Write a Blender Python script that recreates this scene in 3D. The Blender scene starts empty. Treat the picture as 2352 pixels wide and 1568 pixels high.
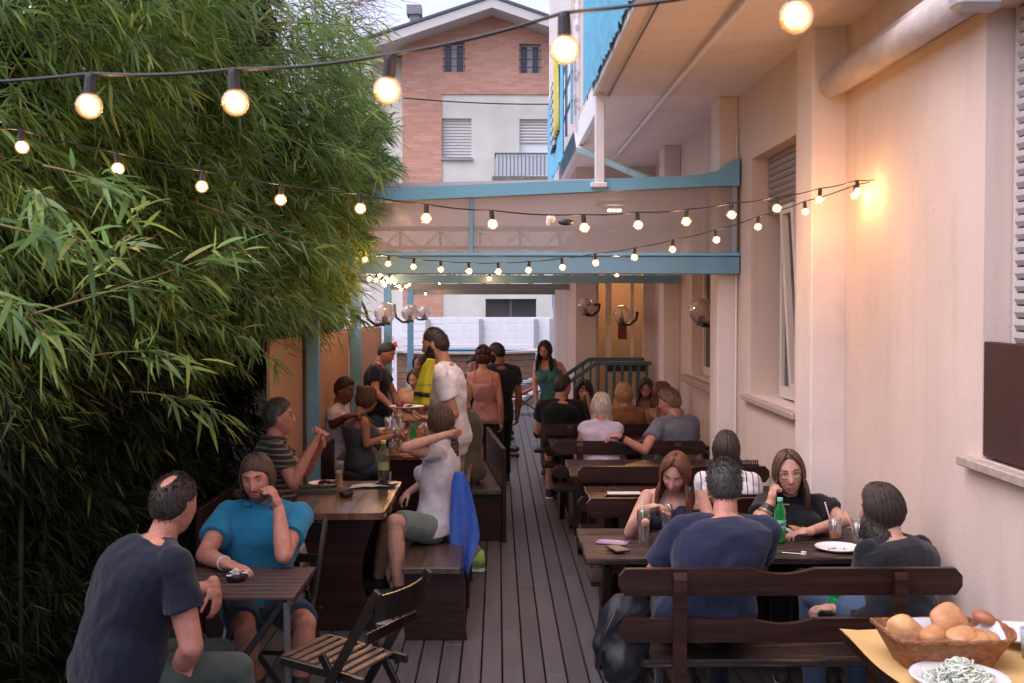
import bpy, math, random
import numpy as np
from mathutils import Vector, Matrix, Euler
random.seed(7); RNG = np.random.default_rng(7)
R = math.radians
S = bpy.context.scene
# ------------------------------------------------------------------ camera
H0, FPX = 1.95, 2500.0
cd = bpy.data.cameras.new('camera'); cam = bpy.data.objects.new('camera', cd); S.collection.objects.link(cam)
cam.location = (0, 0, H0)
PITCH, YAW = math.atan(66/2500), math.atan(33/2500)
cam.rotation_euler = (R(90)-PITCH, 0, -YAW)
cd.sensor_width = 36; cd.lens = 36*FPX/2352; cd.clip_start = .05; cd.clip_end = 500
cd.dof.use_dof = True; cd.dof.focus_distance = 8.0; cd.dof.aperture_fstop = 8.0
S.camera = cam
CM = Euler(cam.rotation_euler).to_matrix()
# ------------------------------------------------------------------ sky, sun, exposure
W = bpy.data.worlds.new('World'); S.world = W; W.use_nodes = True
wn, wl = W.node_tree.nodes, W.node_tree.links
bg = wn['Background']; sky = wn.new('ShaderNodeTexSky'); sky.sky_type = 'NISHITA'; sky.sun_disc = False
sky.sun_elevation = R(58); sky.sun_rotation = R(240); sky.air_density = 1.0; sky.dust_density = 3.0; sky.ozone_density = 2.0
hs = wn.new('ShaderNodeHueSaturation'); hs.inputs['Saturation'].default_value = .35; wl.new(sky.outputs[0], hs.inputs['Color']); tn = wn.new('ShaderNodeMix'); tn.data_type = 'RGBA'; tn.blend_type = 'MULTIPLY'; tn.inputs[0].default_value = 1; tn.inputs[7].default_value = (.95, .925, 1.07, 1); wl.new(hs.outputs[0], tn.inputs[6]); wl.new(tn.outputs[2], bg.inputs[0]); bg.inputs[1].default_value = .15
sd = bpy.data.lights.new('sun', 'SUN'); sd.energy = .5; sd.angle = R(60); sd.color = (1, .92, .93)
so = bpy.data.objects.new('sun', sd); S.collection.objects.link(so); so.rotation_euler = (R(16), R(-26), 0); so.location = (0, 0, 12)
S.view_settings.view_transform = 'Standard'; S.view_settings.look = 'None'; S.view_settings.gamma = 1
S.view_settings.exposure = 1.08
BULB_W = 1.55
S.cycles.use_denoising = True; S.cycles.max_bounces = 6; S.cycles.transparent_max_bounces = 24
S.cycles.sample_clamp_indirect = 4; S.cycles.caustics_reflective = False; S.cycles.caustics_refractive = False
S.cycles.use_light_tree = True

def at(px, py, Y):
    "world point at depth Y seen at pixel (px,py) of the 2352x1568 picture"
    d = CM @ Vector(((px-1176)/FPX, (784-py)/FPX, -1))
    return Vector((0, 0, H0)) + d*(Y/d.y)
def atz(px, py, z):
    "world point at height z"
    d = CM @ Vector(((px-1176)/FPX, (784-py)/FPX, -1))
    return Vector((0, 0, H0)) + d*((z-H0)/d.z)
# ------------------------------------------------------------------ materials
MATS = {}
def mat(name, col, rough=.6, spec=.5, metal=0, var=0, vscale=8, bump=0, bscale=60, stretch=(1, 1, 1), emit=None, estr=0, col2=None, alpha=1, trans=0, sheen=0, coat=0, vcon=(.35, .65)):
    if name in MATS: return MATS[name]
    m = bpy.data.materials.new(name); m.use_nodes = True; n, l = m.node_tree.nodes, m.node_tree.links
    b = n['Principled BSDF']; b.inputs['Base Color'].default_value = (*col, 1); b.inputs['Roughness'].default_value = rough
    b.inputs['Specular IOR Level'].default_value = spec; b.inputs['Metallic'].default_value = metal
    if sheen: b.inputs['Sheen Weight'].default_value = sheen
    if coat: b.inputs['Coat Weight'].default_value = coat; b.inputs['Coat Roughness'].default_value = .15
    if trans: b.inputs['Transmission Weight'].default_value = trans
    if alpha < 1: b.inputs['Alpha'].default_value = alpha
    if emit: b.inputs['Emission Color'].default_value = (*emit, 1); b.inputs['Emission Strength'].default_value = estr
    if var or bump:
        tc = n.new('ShaderNodeTexCoord'); mp = n.new('ShaderNodeMapping'); mp.inputs['Scale'].default_value = stretch
        l.new(tc.outputs['Object'], mp.inputs[0])
    if var:
        t = n.new('ShaderNodeTexNoise'); t.inputs['Scale'].default_value = vscale; t.inputs['Detail'].default_value = 6; t.inputs['Roughness'].default_value = .6
        l.new(mp.outputs[0], t.inputs[0])
        r = n.new('ShaderNodeValToRGB'); e = r.color_ramp.elements
        c2 = col2 if col2 else tuple(min(1, c*(1+var)) for c in col); c1 = col if col2 else tuple(c*(1-var) for c in col)
        e[0].position = vcon[0]; e[0].color = (*c1, 1); e[1].position = vcon[1]; e[1].color = (*c2, 1)
        l.new(t.outputs[0], r.inputs[0]); l.new(r.outputs[0], b.inputs['Base Color'])
        rr = n.new('ShaderNodeMapRange'); rr.inputs[3].default_value = max(.05, rough-.12); rr.inputs[4].default_value = min(1, rough+.12)
        l.new(t.outputs[0], rr.inputs[0]); l.new(rr.outputs[0], b.inputs['Roughness'])
    if bump:
        t2 = n.new('ShaderNodeTexNoise'); t2.inputs['Scale'].default_value = bscale; t2.inputs['Detail'].default_value = 5
        l.new(mp.outputs[0], t2.inputs[0]); bp = n.new('ShaderNodeBump'); bp.inputs['Strength'].default_value = bump; bp.inputs['Distance'].default_value = .01
        l.new(t2.outputs[0], bp.inputs['Height']); l.new(bp.outputs[0], b.inputs['Normal'])
    MATS[name] = m; return m
def cloth(name, col, rough=.9, var=.12):
    return mat('cloth_'+name, col, rough, .2, var=var, vscale=14, bump=.35, bscale=180, sheen=.15)
def stripes(name, base, line, scale, duty, axis=0, off=0, wave=0):
    "cloth with stripes across one object axis"
    m = cloth(name, base); n, l = m.node_tree.nodes, m.node_tree.links; b = n['Principled BSDF']
    tc = n.new('ShaderNodeTexCoord'); sp = n.new('ShaderNodeSeparateXYZ'); l.new(tc.outputs['Object'], sp.inputs[0])
    a = n.new('ShaderNodeMath'); a.operation = 'MULTIPLY'; a.inputs[1].default_value = scale; l.new(sp.outputs[axis], a.inputs[0])
    f = n.new('ShaderNodeMath'); f.operation = 'FRACT'; l.new(a.outputs[0], f.inputs[0])
    c = n.new('ShaderNodeMath'); c.operation = 'LESS_THAN'; c.inputs[1].default_value = duty; l.new(f.outputs[0], c.inputs[0])
    mx = n.new('ShaderNodeMix'); mx.data_type = 'RGBA'; mx.inputs[6].default_value = (*base, 1); mx.inputs[7].default_value = (*line, 1)
    l.new(c.outputs[0], mx.inputs[0]); l.new(mx.outputs[2], b.inputs['Base Color']); return m
def glassy(name, tint=(1, 1, 1), gl=.12, dif=.0, rough=.03, dcol=(.8, .8, .8), emit=None, estr=0):
    "thin glass: mostly see-through, with a Fresnel reflection"
    if name in MATS: return MATS[name]
    m = bpy.data.materials.new(name); m.use_nodes = True; n, l = m.node_tree.nodes, m.node_tree.links
    n.remove(n['Principled BSDF']); o = n['Material Output']
    tr = n.new('ShaderNodeBsdfTransparent'); tr.inputs[0].default_value = (*tint, 1)
    g = n.new('ShaderNodeBsdfGlossy'); g.inputs['Roughness'].default_value = rough
    lw = n.new('ShaderNodeLayerWeight'); lw.inputs[0].default_value = gl
    mx = n.new('ShaderNodeMixShader'); l.new(lw.outputs['Facing'], mx.inputs[0]); l.new(tr.outputs[0], mx.inputs[1]); l.new(g.outputs[0], mx.inputs[2])
    last = mx
    if dif:
        d = n.new('ShaderNodeBsdfDiffuse'); d.inputs[0].default_value = (*dcol, 1)
        t = n.new('ShaderNodeBsdfTranslucent'); t.inputs[0].default_value = (*dcol, 1)
        dm = n.new('ShaderNodeMixShader'); dm.inputs[0].default_value = .5; l.new(d.outputs[0], dm.inputs[1]); l.new(t.outputs[0], dm.inputs[2])
        m2 = n.new('ShaderNodeMixShader'); m2.inputs[0].default_value = dif; l.new(mx.outputs[0], m2.inputs[1]); l.new(dm.outputs[0], m2.inputs[2]); last = m2
    if emit:
        e = n.new('ShaderNodeEmission'); e.inputs[0].default_value = (*emit, 1); e.inputs[1].default_value = estr
        ad = n.new('ShaderNodeAddShader'); l.new(last.outputs[0], ad.inputs[0]); l.new(e.outputs[0], ad.inputs[1]); last = ad
    l.new(last.outputs[0], o.inputs[0]); MATS[name] = m; return m
# ------------------------------------------------------------------ objects
def tag(o, label=None, cat=None, group=None, kind=None):
    if label: o['label'] = label
    if cat: o['category'] = cat
    if group: o['group'] = group
    if kind: o['kind'] = kind
    return o
def empty(name, loc=(0, 0, 0), rz=0):
    o = bpy.data.objects.new(name, None); S.collection.objects.link(o); o.location = loc; o.rotation_euler = (0, 0, rz); o.empty_display_size = .1; return o
def wmat(o):
    m = Matrix.LocRotScale(o.location, o.rotation_euler, o.scale)
    return wmat(o.parent) @ m if o.parent else m
def link(name, me, parent=None, local=False):
    o = bpy.data.objects.new(name, me); S.collection.objects.link(o)
    if parent:
        o.parent = parent
        if not local: o.matrix_parent_inverse = Matrix.Identity(4)
    return o
class MB:
    def __init__(s): s.v = []; s.f = []
    def add(s, vs, fs):
        k = len(s.v); s.v += [tuple(v) for v in vs]; s.f += [tuple(i+k for i in f) for f in fs]; return s
    def box(s, x0, x1, y0, y1, z0, z1, c=0):
        if x0 > x1: x0, x1 = x1, x0
        if y0 > y1: y0, y1 = y1, y0
        if z0 > z1: z0, z1 = z1, z0
        if c == 0:
            return s.add([(x, y, z) for z in (z0, z1) for y in (y0, y1) for x in (x0, x1)],
                     [(0, 2, 3, 1), (4, 5, 7, 6), (0, 1, 5, 4), (2, 6, 7, 3), (0, 4, 6, 2), (1, 3, 7, 5)])
        c = min(c, (x1-x0)*.45, (y1-y0)*.45, (z1-z0)*.45)
        vs = []; idx = {}
        X, Y, Z = (x0, x1), (y0, y1), (z0, z1)
        for i in (0, 1):
            for j in (0, 1):
                for k in (0, 1):
                    sx, sy, sz = (c, -c)[i], (c, -c)[j], (c, -c)[k]
                    idx[i, j, k] = len(vs)
                    vs += [(X[i], Y[j]+sy, Z[k]+sz), (X[i]+sx, Y[j], Z[k]+sz), (X[i]+sx, Y[j]+sy, Z[k])]
        g = lambda i, j, k, a: idx[i, j, k]+a
        fs = []
        for i in (0, 1): fs.append(tuple(g(i, j, k, 0) for j, k in ((0, 0), (0, 1), (1, 1), (1, 0))))
        for j in (0, 1): fs.append(tuple(g(i, j, k, 1) for i, k in ((0, 0), (1, 0), (1, 1), (0, 1))))
        for k in (0, 1): fs.append(tuple(g(i, j, k, 2) for i, j in ((0, 0), (0, 1), (1, 1), (1, 0))))
        for j in (0, 1):
            for k in (0, 1): fs.append((g(0, j, k, 1), g(1, j, k, 1), g(1, j, k, 2), g(0, j, k, 2)))
        for i in (0, 1):
            for k in (0, 1): fs.append((g(i, 0, k, 0), g(i, 1, k, 0), g(i, 1, k, 2), g(i, 0, k, 2)))
        for i in (0, 1):
            for j in (0, 1): fs.append((g(i, j, 0, 0), g(i, j, 1, 0), g(i, j, 1, 1), g(i, j, 0, 1)))
        for i in (0, 1):
            for j in (0, 1):
                for k in (0, 1): fs.append((g(i, j, k, 0), g(i, j, k, 1), g(i, j, k, 2)))
        return s.add(vs, fs)
    def bar(s, p0, p1, w, t, up=(0, 0, 1), c=.004):
        "rectangular bar from p0 to p1, w across, t along the up hint"
        p0, p1 = Vector(p0), Vector(p1); d = (p1-p0); L = d.length; d.normalize(); u = Vector(up); sx = d.cross(u)
        if sx.length < 1e-4: sx = d.cross(Vector((1, 0, 0)))
        sx.normalize(); u = sx.cross(d).normalized()
        b = MB().box(-w/2, w/2, 0, L, -t/2, t/2, c)
        return s.add([p0+sx*v[0]+d*v[1]+u*v[2] for v in b.v], b.f)
    def tube(s, pts, rs, n=10, cap=True, flat=1, fdir=None):
        pts = [Vector(p) for p in pts]; N = len(pts)
        if not hasattr(rs, '__len__'): rs = [rs]*N
        vs = []; ref = None
        for i, p in enumerate(pts):
            d = (pts[min(i+1, N-1)]-pts[max(i-1, 0)]).normalized()
            if ref is None:
                ref = Vector(fdir) if fdir else (Vector((0, 0, 1)) if abs(d.z) < .9 else Vector((1, 0, 0)))
            a = (ref-d*ref.dot(d))
            if a.length < 1e-5: a = d.orthogonal()
            a.normalize(); b = d.cross(a); ref = a
            for k in range(n):
                t = 2*math.pi*k/n; vs.append(p+(a*math.cos(t)*flat+b*math.sin(t))*rs[i])
        fs = [(i*n+k, i*n+(k+1) % n, (i+1)*n+(k+1) % n, (i+1)*n+k) for i in range(N-1) for k in range(n)]
        if cap: fs += [tuple(range(n))[::-1], tuple((N-1)*n+k for k in range(n))]
        return s.add(vs, fs)
    def capsule(s, p0, p1, r0, r1, n=14, cap0=True, cap1=True):
        p0, p1 = Vector(p0), Vector(p1); d = (p1-p0).normalized(); pts, rs = [], []
        if cap0:
            for a in (80, 60, 35, 12): pts.append(p0-d*r0*math.sin(R(a))); rs.append(r0*math.cos(R(a)))
        for i in range(7): t = i/6; pts.append(p0.lerp(p1, t)); rs.append(r0+(r1-r0)*t)
        if cap1:
            for a in (12, 35, 60, 80): pts.append(p1+d*r1*math.sin(R(a))); rs.append(r1*math.cos(R(a)))
        return s.tube(pts, rs, n)
    def ball(s, c, r, M=None, nu=16, nv=10):
        c = Vector(c); r = (r, r, r) if not hasattr(r, '__len__') else r; vs = []
        for i in range(nv+1):
            th = math.pi*i/nv
            for k in range(nu):
                ph = 2*math.pi*k/nu; v = Vector((r[0]*math.sin(th)*math.cos(ph), r[1]*math.sin(th)*math.sin(ph), r[2]*math.cos(th)))
                vs.append(c+(M @ v if M else v))
        fs = [(i*nu+k, (i+1)*nu+k, (i+1)*nu+(k+1) % nu, i*nu+(k+1) % nu) for i in range(nv) for k in range(nu)]
        return s.add(vs, fs)
    def lathe(s, c, prof, n=24, cap=False):
        c = Vector(c); vs = [c+Vector((r*math.cos(2*math.pi*k/n), r*math.sin(2*math.pi*k/n), z)) for r, z in prof for k in range(n)]
        fs = [(i*n+k, i*n+(k+1) % n, (i+1)*n+(k+1) % n, (i+1)*n+k) for i in range(len(prof)-1) for k in range(n)]
        if cap: fs += [tuple(range(n))[::-1], tuple((len(prof)-1)*n+k for k in range(n))]
        return s.add(vs, fs)
    def prism(s, poly, axis, a, b):
        "poly in the plane across axis (0:yz 1:xz 2:xy), from a to b"
        def mk(p, t): return [(t, p[0], p[1]), (p[0], t, p[1]), (p[0], p[1], t)][axis]
        n = len(poly)
        return s.add([mk(p, a) for p in poly]+[mk(p, b) for p in poly],
                     [tuple(range(n))[::-1], tuple(range(n, 2*n))]+[(i, (i+1) % n, n+(i+1) % n, n+i) for i in range(n)])
    def xf(s, M): s.v = [tuple(M @ Vector(v)) for v in s.v]; return s
    def build(s, name, m, parent=None, smooth=False, world=True, autos=None):
        me = bpy.data.meshes.new(name); v = s.v
        if parent and world:
            I = wmat(parent).inverted(); v = [tuple(I @ Vector(p)) for p in v]
        me.from_pydata(v, [], s.f); me.update()
        import bmesh
        bm = bmesh.new(); bm.from_mesh(me); bmesh.ops.recalc_face_normals(bm, faces=bm.faces); bm.to_mesh(me); bm.free()
        if smooth: me.shade_smooth()
        if autos: me.shade_smooth(); me.set_sharp_from_angle(angle=R(autos))
        me.materials.append(m); return link(name, me, parent)
def np_mesh(name, V, quads, m, parent=None, smooth=False, tris=None):
    me = bpy.data.meshes.new(name); V = np.asarray(V, dtype=np.float32)
    if parent: V = V-np.array(wmat(parent).translation, dtype=np.float32)
    nq = len(quads); nt = 0 if tris is None else len(tris)
    me.vertices.add(len(V)); me.vertices.foreach_set('co', V.ravel())
    li = quads.ravel() if nt == 0 else np.concatenate([quads.ravel(), tris.ravel()])
    me.loops.add(len(li)); me.loops.foreach_set('vertex_index', li.astype(np.int32))
    me.polygons.add(nq+nt)
    st = np.concatenate([np.arange(nq)*4, nq*4+np.arange(nt)*3]).astype(np.int32)
    me.polygons.foreach_set('loop_start', st)
    me.update(calc_edges=True); me.validate()
    if smooth: me.shade_smooth()
    me.materials.append(m); return link(name, me, parent)
def copy_tree(o, parent=None):
    c = o.copy(); S.collection.objects.link(c); c.parent = parent
    for ch in list(o.children): copy_tree(ch, c)
    return c
def bez(p0, p1, sag, n=24):
    "hanging cable from p0 to p1"
    p0, p1 = Vector(p0), Vector(p1); return [p0.lerp(p1, i/n)-Vector((0, 0, sag*4*(i/n)*(1-i/n))) for i in range(n+1)]
def text(name, body, size, M, m, parent, depth=.0006):
    cu = bpy.data.curves.new(name, 'FONT'); cu.body = body; cu.size = size; cu.align_x = 'CENTER'; cu.align_y = 'CENTER'; cu.extrude = depth
    t = bpy.data.objects.new(name, cu); S.collection.objects.link(t); bpy.context.view_layer.update()
    me = bpy.data.meshes.new_from_object(t.evaluated_get(bpy.context.evaluated_depsgraph_get()))
    bpy.data.objects.remove(t); me.name = name
    I = wmat(parent).inverted() if parent else Matrix.Identity(4)
    me.transform(I @ M); me.materials.clear(); me.materials.append(m); return link(name, me, parent)
# ================================================================== setting
SH = .012   # the building stands level, the deck falls slightly away: heights on the house rise by this per metre
plaster = mat('wall_plaster', (.68, .545, .475), .85, .2, var=.05, vscale=1.6, bump=.22, bscale=70, stretch=(1, 1.4, .8))
plaster_w = mat('pillar_plaster', (.74, .64, .60), .85, .2, var=.05, vscale=3, bump=.2, bscale=60)
soffit_m = mat('soffit_paint', (.78, .68, .67), .85, .2, var=.04, vscale=2, bump=.2, bscale=60)
white_p = mat('white_paint', (.74, .72, .74), .5, .4, var=.05, vscale=6)
blue_p = mat('blue_steel', (.15, .34, .47), .38, .5, var=.08, vscale=5)
dark_w = mat('dark_varnished_wood', (.017, .0048, .003), .36, .36, var=.5, vscale=4, bump=.12, bscale=30, stretch=(.5, 8, 8), col2=(.052, .016, .009), vcon=(.42, .8))
dark_wy = mat('dark_varnished_wood_lengthwise', (.017, .0048, .003), .36, .36, var=.5, vscale=4, bump=.12, bscale=30, stretch=(8, .5, 8), col2=(.052, .016, .009), vcon=(.42, .8))
worn_w = mat('worn_wood', (.016, .008, .007), .42, .45, var=.5, vscale=4, bump=.2, bscale=30, stretch=(.7, 9, 9), col2=(.15, .085, .07), vcon=(.5, .72))
black_pl = mat('black_plastic', (.015, .014, .014), .4, .5)
dark_met = mat('dark_metal', (.05, .05, .055), .4, .5, metal=.6)
# deck
def plank_mat():
    m = mat('deck_boards', (.078, .070, .078), .42, .5, var=.3, vscale=2.2, bump=.25, bscale=25, stretch=(10, .8, 1), col2=(.12, .108, .118), vcon=(.3, .7))
    n, l = m.node_tree.nodes, m.node_tree.links
    b = n['Principled BSDF']; tc = n.new('ShaderNodeTexCoord'); wv = n.new('ShaderNodeTexWave'); wv.wave_type = 'BANDS'; wv.bands_direction = 'X'
    wv.inputs['Scale'].default_value = 45; wv.inputs['Distortion'].default_value = 0; l.new(tc.outputs['Object'], wv.inputs[0])
    b2 = n.new('ShaderNodeBump'); b2.inputs['Strength'].default_value = .25; b2.inputs['Distance'].default_value = .002
    old = b.inputs['Normal'].links[0].from_node; l.new(wv.outputs[1], b2.inputs['Height']); l.new(old.outputs[0], b2.inputs['Normal']); l.new(b2.outputs[0], b.inputs['Normal'])
    g = n.new('ShaderNodeNewGeometry'); hs = n.new('ShaderNodeHueSaturation'); mr = n.new('ShaderNodeMapRange'); mr.inputs[3].default_value = .86; mr.inputs[4].default_value = 1.12
    l.new(g.outputs['Random Per Island'], mr.inputs[0]); l.new(mr.outputs[0], hs.inputs['Value'])
    src = b.inputs['Base Color'].links[0].from_socket; l.new(src, hs.inputs['Color']); l.new(hs.outputs[0], b.inputs['Base Color']); return m
dk = MB(); x = -2.05; k = 0
while x < 2.25:
    y = -1.0+((k*37) % 11)*.27
    ys = [-1.0]
    while y < 26:
        if y > ys[-1]+.4: ys.append(y)
        y += 3.0
    ys.append(26.5)
    for a, b in zip(ys, ys[1:]):
        dk.box(x, x+.108, a+.0015, b-.0015, -.03, 0+((k*13) % 5)*.0004, .004)
    x += .1155; k += 1
tag(dk.build('deck', plank_mat()), kind='structure')
soil = mat('soil', (.02, .014, .01), .95, .1, var=.3, vscale=6, bump=.6, bscale=20)
tag(MB().box(-60, 60, -20, 120, -.3, -.14).build('ground', soil), kind='structure')
conc = mat('terrace_concrete', (.42, .41, .43), .8, .2, var=.1, vscale=3)
tag(MB().box(-9, 9, 26.55, 34, -.13, -.02).build('terrace_pavement', conc), kind='structure')

# ------------------------------------------------------------------ near apartment house on the right
AB = tag(empty('apartment_house', (1.95, 9, 0)), 'peach plastered house with blue balcony screens along the right side of the terrace', 'house')
def sh(mb):
    mb.v = [(x, y, z+SH*y) for x, y, z in mb.v]; return mb
XA, XB = 2.10, 1.95
def wall_with_hole(X, y0, y1, z0, z1, hy0, hy1, hz0, hz1, th=.3):
    m = MB()
    m.box(X, X+th, y0, hy0, z0, z1); m.box(X, X+th, hy1, y1, z0, z1)
    m.box(X, X+th, hy0, hy1, z0, hz0); m.box(X, X+th, hy0, hy1, hz1, z1); return sh(m)
wall_with_hole(XA, 1.2, 6.56, -.3, 9, 3.4, 4.68, 1.26, 3.2).build('wall', plaster, AB)
wall_with_hole(XB, 6.9, 8.8, -.3, 3.6, 7.12, 8.36, 1.22, 3.03).build('wall', plaster, AB)
wall_with_hole(XB, 8.8, 13.5, -.3, 3.6, 9.4, 10.9, 1.2, 3.0).build('wall', plaster, AB)
sh(MB().box(1.895, 2.4, 6.56, 6.9, -.3, 9, .01)).build('pilaster', plaster_w, AB)
sh(MB().box(1.79, 1.95, 8.83, 9.15, -.3, 3.59, .008)).build('pilaster', plaster_w, AB)
sh(MB().box(1.77, 1.95, 11.6, 11.95, -.3, 3.59, .008)).build('pilaster', plaster_w, AB)
sh(MB().box(1.95, 2.3, 6.95, 30, 3.6, 10)).build('upper_wall', plaster, AB)
# balcony floors
sh(MB().box(.80, 2.2, 5.2, 8.72, 3.59, 3.66).box(.80, .86, 5.2, 8.72, 3.66, 3.82)).build('balcony_slab', soffit_m, AB)
sh(MB().box(.76, .80, 5.2, 8.74, 3.575, 3.84, .006)).build('slab_edge', white_p, AB)
sh(MB().box(.90, 2.0, 8.74, 15.4, 3.59, 3.8)).build('balcony_slab', soffit_m, AB)
sh(MB().box(.85, .90, 8.74, 15.4, 3.57, 3.84, .006)).build('slab_edge', white_p, AB)
sh(MB().tube([(1.33, 5.2, 3.555), (1.33, 12.5, 3.555)], .018, 10)).build('soffit_pipe', white_p, AB, smooth=True)
sh(MB().tube([(.88, 5.2, 3.57), (.88, 8.7, 3.57)], .006, 6)).build('cable', dark_met, AB)
# blue corrugated screens on the balcony rails
scr = mat('blue_mesh_screen', (.14, .42, .6), .7, .3, var=.12, vscale=10, bump=.3, bscale=60)
def screen(x, y0, y1, z0, z1, jag=.05):
    m = MB(); n = int((y1-y0)/.05); vs, fs = [], []
    for i in range(n+1):
        y = y0+(y1-y0)*i/n; dx = .008*math.sin(i*1.9); jz = jag*(random.random()-.5)
        vs += [(x+dx, y, z0+jz), (x+dx, y, (z0+z1)/2), (x+dx, y, z1), (x+dx+.006, y, z0+jz), (x+dx+.006, y, (z0+z1)/2), (x+dx+.006, y, z1)]
    for i in range(n):
        a = i*6
        fs += [(a, a+6, a+7, a+1), (a+1, a+7, a+8, a+2), (a+3, a+4, a+10, a+9), (a+4, a+5, a+11, a+10), (a+2, a+8, a+11, a+5), (a, a+3, a+9, a+6)]
    return sh(m.add(vs, fs))
screen(.735, 5.5, 9.35, 3.62, 4.9).build('balcony_screen', scr, AB)
screen(.70, 11.7, 15.2, 3.5, 4.6).build('balcony_screen', scr, AB)
rb = MB()
for z in (4.05, 4.35, 4.62): rb.tube([(.78, 11.4, z), (.78, 15.2, z)], .015, 6)
for y in (11.5, 12.4, 13.4, 14.4, 15.2): rb.tube([(.78, y, 3.8), (.78, y, 4.62)], .015, 6)
sh(rb).build('balcony_railing', blue_p, AB)
peel = mat('peeling_white_paint', (.62, .6, .62), .7, .3, var=.3, vscale=14, col2=(.36, .35, .37), vcon=(.52, .6))
sh(MB().box(.74, 1.03, 15.4, 15.7, 3.3, 10)).build('end_wall', white_p, AB)
sh(MB().tube([(.84, 11.55, 10), (.84, 11.55, 3.72), (.86, 11.5, 3.55), (.93, 11.2, 3.45)], .034, 12)).build('downpipe', peel, AB, smooth=True)
g_fl = mat('green_gutter', (.2, .29, .26), .7, .3, var=.2, vscale=7)
MB().bar(at(1330, 343, 11), at(1490, 412, 9.0), .05, .05).build('gutter', g_fl, AB)
sh(MB().box(.775, .85, 8.66, 8.73, 2.86, 3.59, .006).box(.74, .87, 8.64, 8.75, 2.84, 2.88, .006)).build('downpipe', white_p, AB)
# roof terrace wall front upstand above right part of wall A
aw = MB(); aw.tube([(1.99, 4.62, 3.23+SH*4.62), (1.99, 6.52, 3.23+SH*6.52)], .068, 20, flat=1.15)
aw.box(1.98, 2.1, 4.62, 6.52, 3.2+SH*5, 3.34+SH*5)
AW = tag(empty('awning_cassette', (2.0, 5.6, 3.2)), 'rolled up white awning cassette fixed to the peach wall at top right', 'awning')
aw.build('cassette', mat('awning_cloth', (.6, .5, .46), .55, .4, var=.15, vscale=9, stretch=(1, .5, 1)), AW, smooth=True, autos=None)
ec = MB().box(1.90, 2.1, 4.50, 4.615, 3.16+SH*4.5, 3.5+SH*4.5, .02); ec.tube([(1.985, 4.5, 3.42), (1.99, 4.3, 3.6), (2.04, 3.6, 3.75)], .03, 10)
ec.build('end_bracket', mat('grey_plastic', (.4, .38, .38), .5), AW)
# windows of the near house
slat_m = mat('shutter_slats', (.36, .34, .34), .6, .3)
def slats(m, X, y0, y1, z0, z1, p=.052, d=.012):
    z = z1
    while z > z0+.01:
        m.prism([(X, z-p+.006), (X-d, z-p*.5), (X-d*.4, z-.002), (X+.01, z-.002), (X+.01, z-p+.006)], 1, y0, y1); z -= p
    return m
def grime(m):
    n, l = m.node_tree.nodes, m.node_tree.links; b = n['Principled BSDF']; src = b.inputs['Base Color'].links[0].from_socket
    tc = n.new('ShaderNodeTexCoord'); mp = n.new('ShaderNodeMapping'); mp.inputs['Scale'].default_value = (5, 5, .5); l.new(tc.outputs['Object'], mp.inputs[0])
    t = n.new('ShaderNodeTexNoise'); t.inputs['Scale'].default_value = 1.5; t.inputs['Detail'].default_value = 9; l.new(mp.outputs[0], t.inputs[0])
    r = n.new('ShaderNodeValToRGB'); r.color_ramp.elements[0].position = .56; r.color_ramp.elements[1].position = .82; r.color_ramp.elements[0].color = (1, 1, 1, 1); r.color_ramp.elements[1].color = (.87, .84, .82, 1); l.new(t.outputs[0], r.inputs[0])
    x = n.new('ShaderNodeMix'); x.data_type = 'RGBA'; x.blend_type = 'MULTIPLY'; x.inputs[0].default_value = 1; l.new(src, x.inputs[6]); l.new(r.outputs[0], x.inputs[7])
    v = n.new('ShaderNodeTexVoronoi'); v.feature = 'DISTANCE_TO_EDGE'; v.inputs['Scale'].default_value = 1.1; w = n.new('ShaderNodeTexNoise'); w.inputs['Scale'].default_value = 3; w.inputs['Detail'].default_value = 8; l.new(tc.outputs['Object'], w.inputs[0])
    ad = n.new('ShaderNodeVectorMath'); ad.operation = 'ADD'; l.new(tc.outputs['Object'], ad.inputs[0]); l.new(w.outputs['Color'], ad.inputs[1]); l.new(ad.outputs[0], v.inputs['Vector'])
    c = n.new('ShaderNodeMath'); c.operation = 'LESS_THAN'; c.inputs[1].default_value = .0025; l.new(v.outputs['Distance'], c.inputs[0])
    ms = n.new('ShaderNodeTexNoise'); ms.inputs['Scale'].default_value = .9; l.new(tc.outputs['Object'], ms.inputs[0]); gt = n.new('ShaderNodeMath'); gt.operation = 'GREATER_THAN'; gt.inputs[1].default_value = .60; l.new(ms.outputs[0], gt.inputs[0])
    mu = n.new('ShaderNodeMath'); mu.operation = 'MULTIPLY'; l.new(c.outputs[0], mu.inputs[0]); l.new(gt.outputs[0], mu.inputs[1]); m3 = n.new('ShaderNodeMath'); m3.operation = 'MULTIPLY'; m3.inputs[1].default_value = .25; l.new(mu.outputs[0], m3.inputs[0])
    y = n.new('ShaderNodeMix'); y.data_type = 'RGBA'; y.inputs[7].default_value = (.22, .15, .12, 1); l.new(m3.outputs[0], y.inputs[0]); l.new(x.outputs[2], y.inputs[6]); l.new(y.outputs[2], b.inputs['Base Color'])
for m_ in (plaster, plaster_w, soffit_m): grime(m_)
pane_m = glassy('window_glass', (.5, .48, .46), .3, .35, .02, (.06, .05, .05))
frame_m = mat('window_frame_white', (.62, .56, .52), .5, .4)
sill_m = mat('sill_stone', (.42, .33, .29), .7, .3, var=.15, vscale=20)
dark_in = mat('dark_room', (.03, .022, .018), .9, .1)
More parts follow.
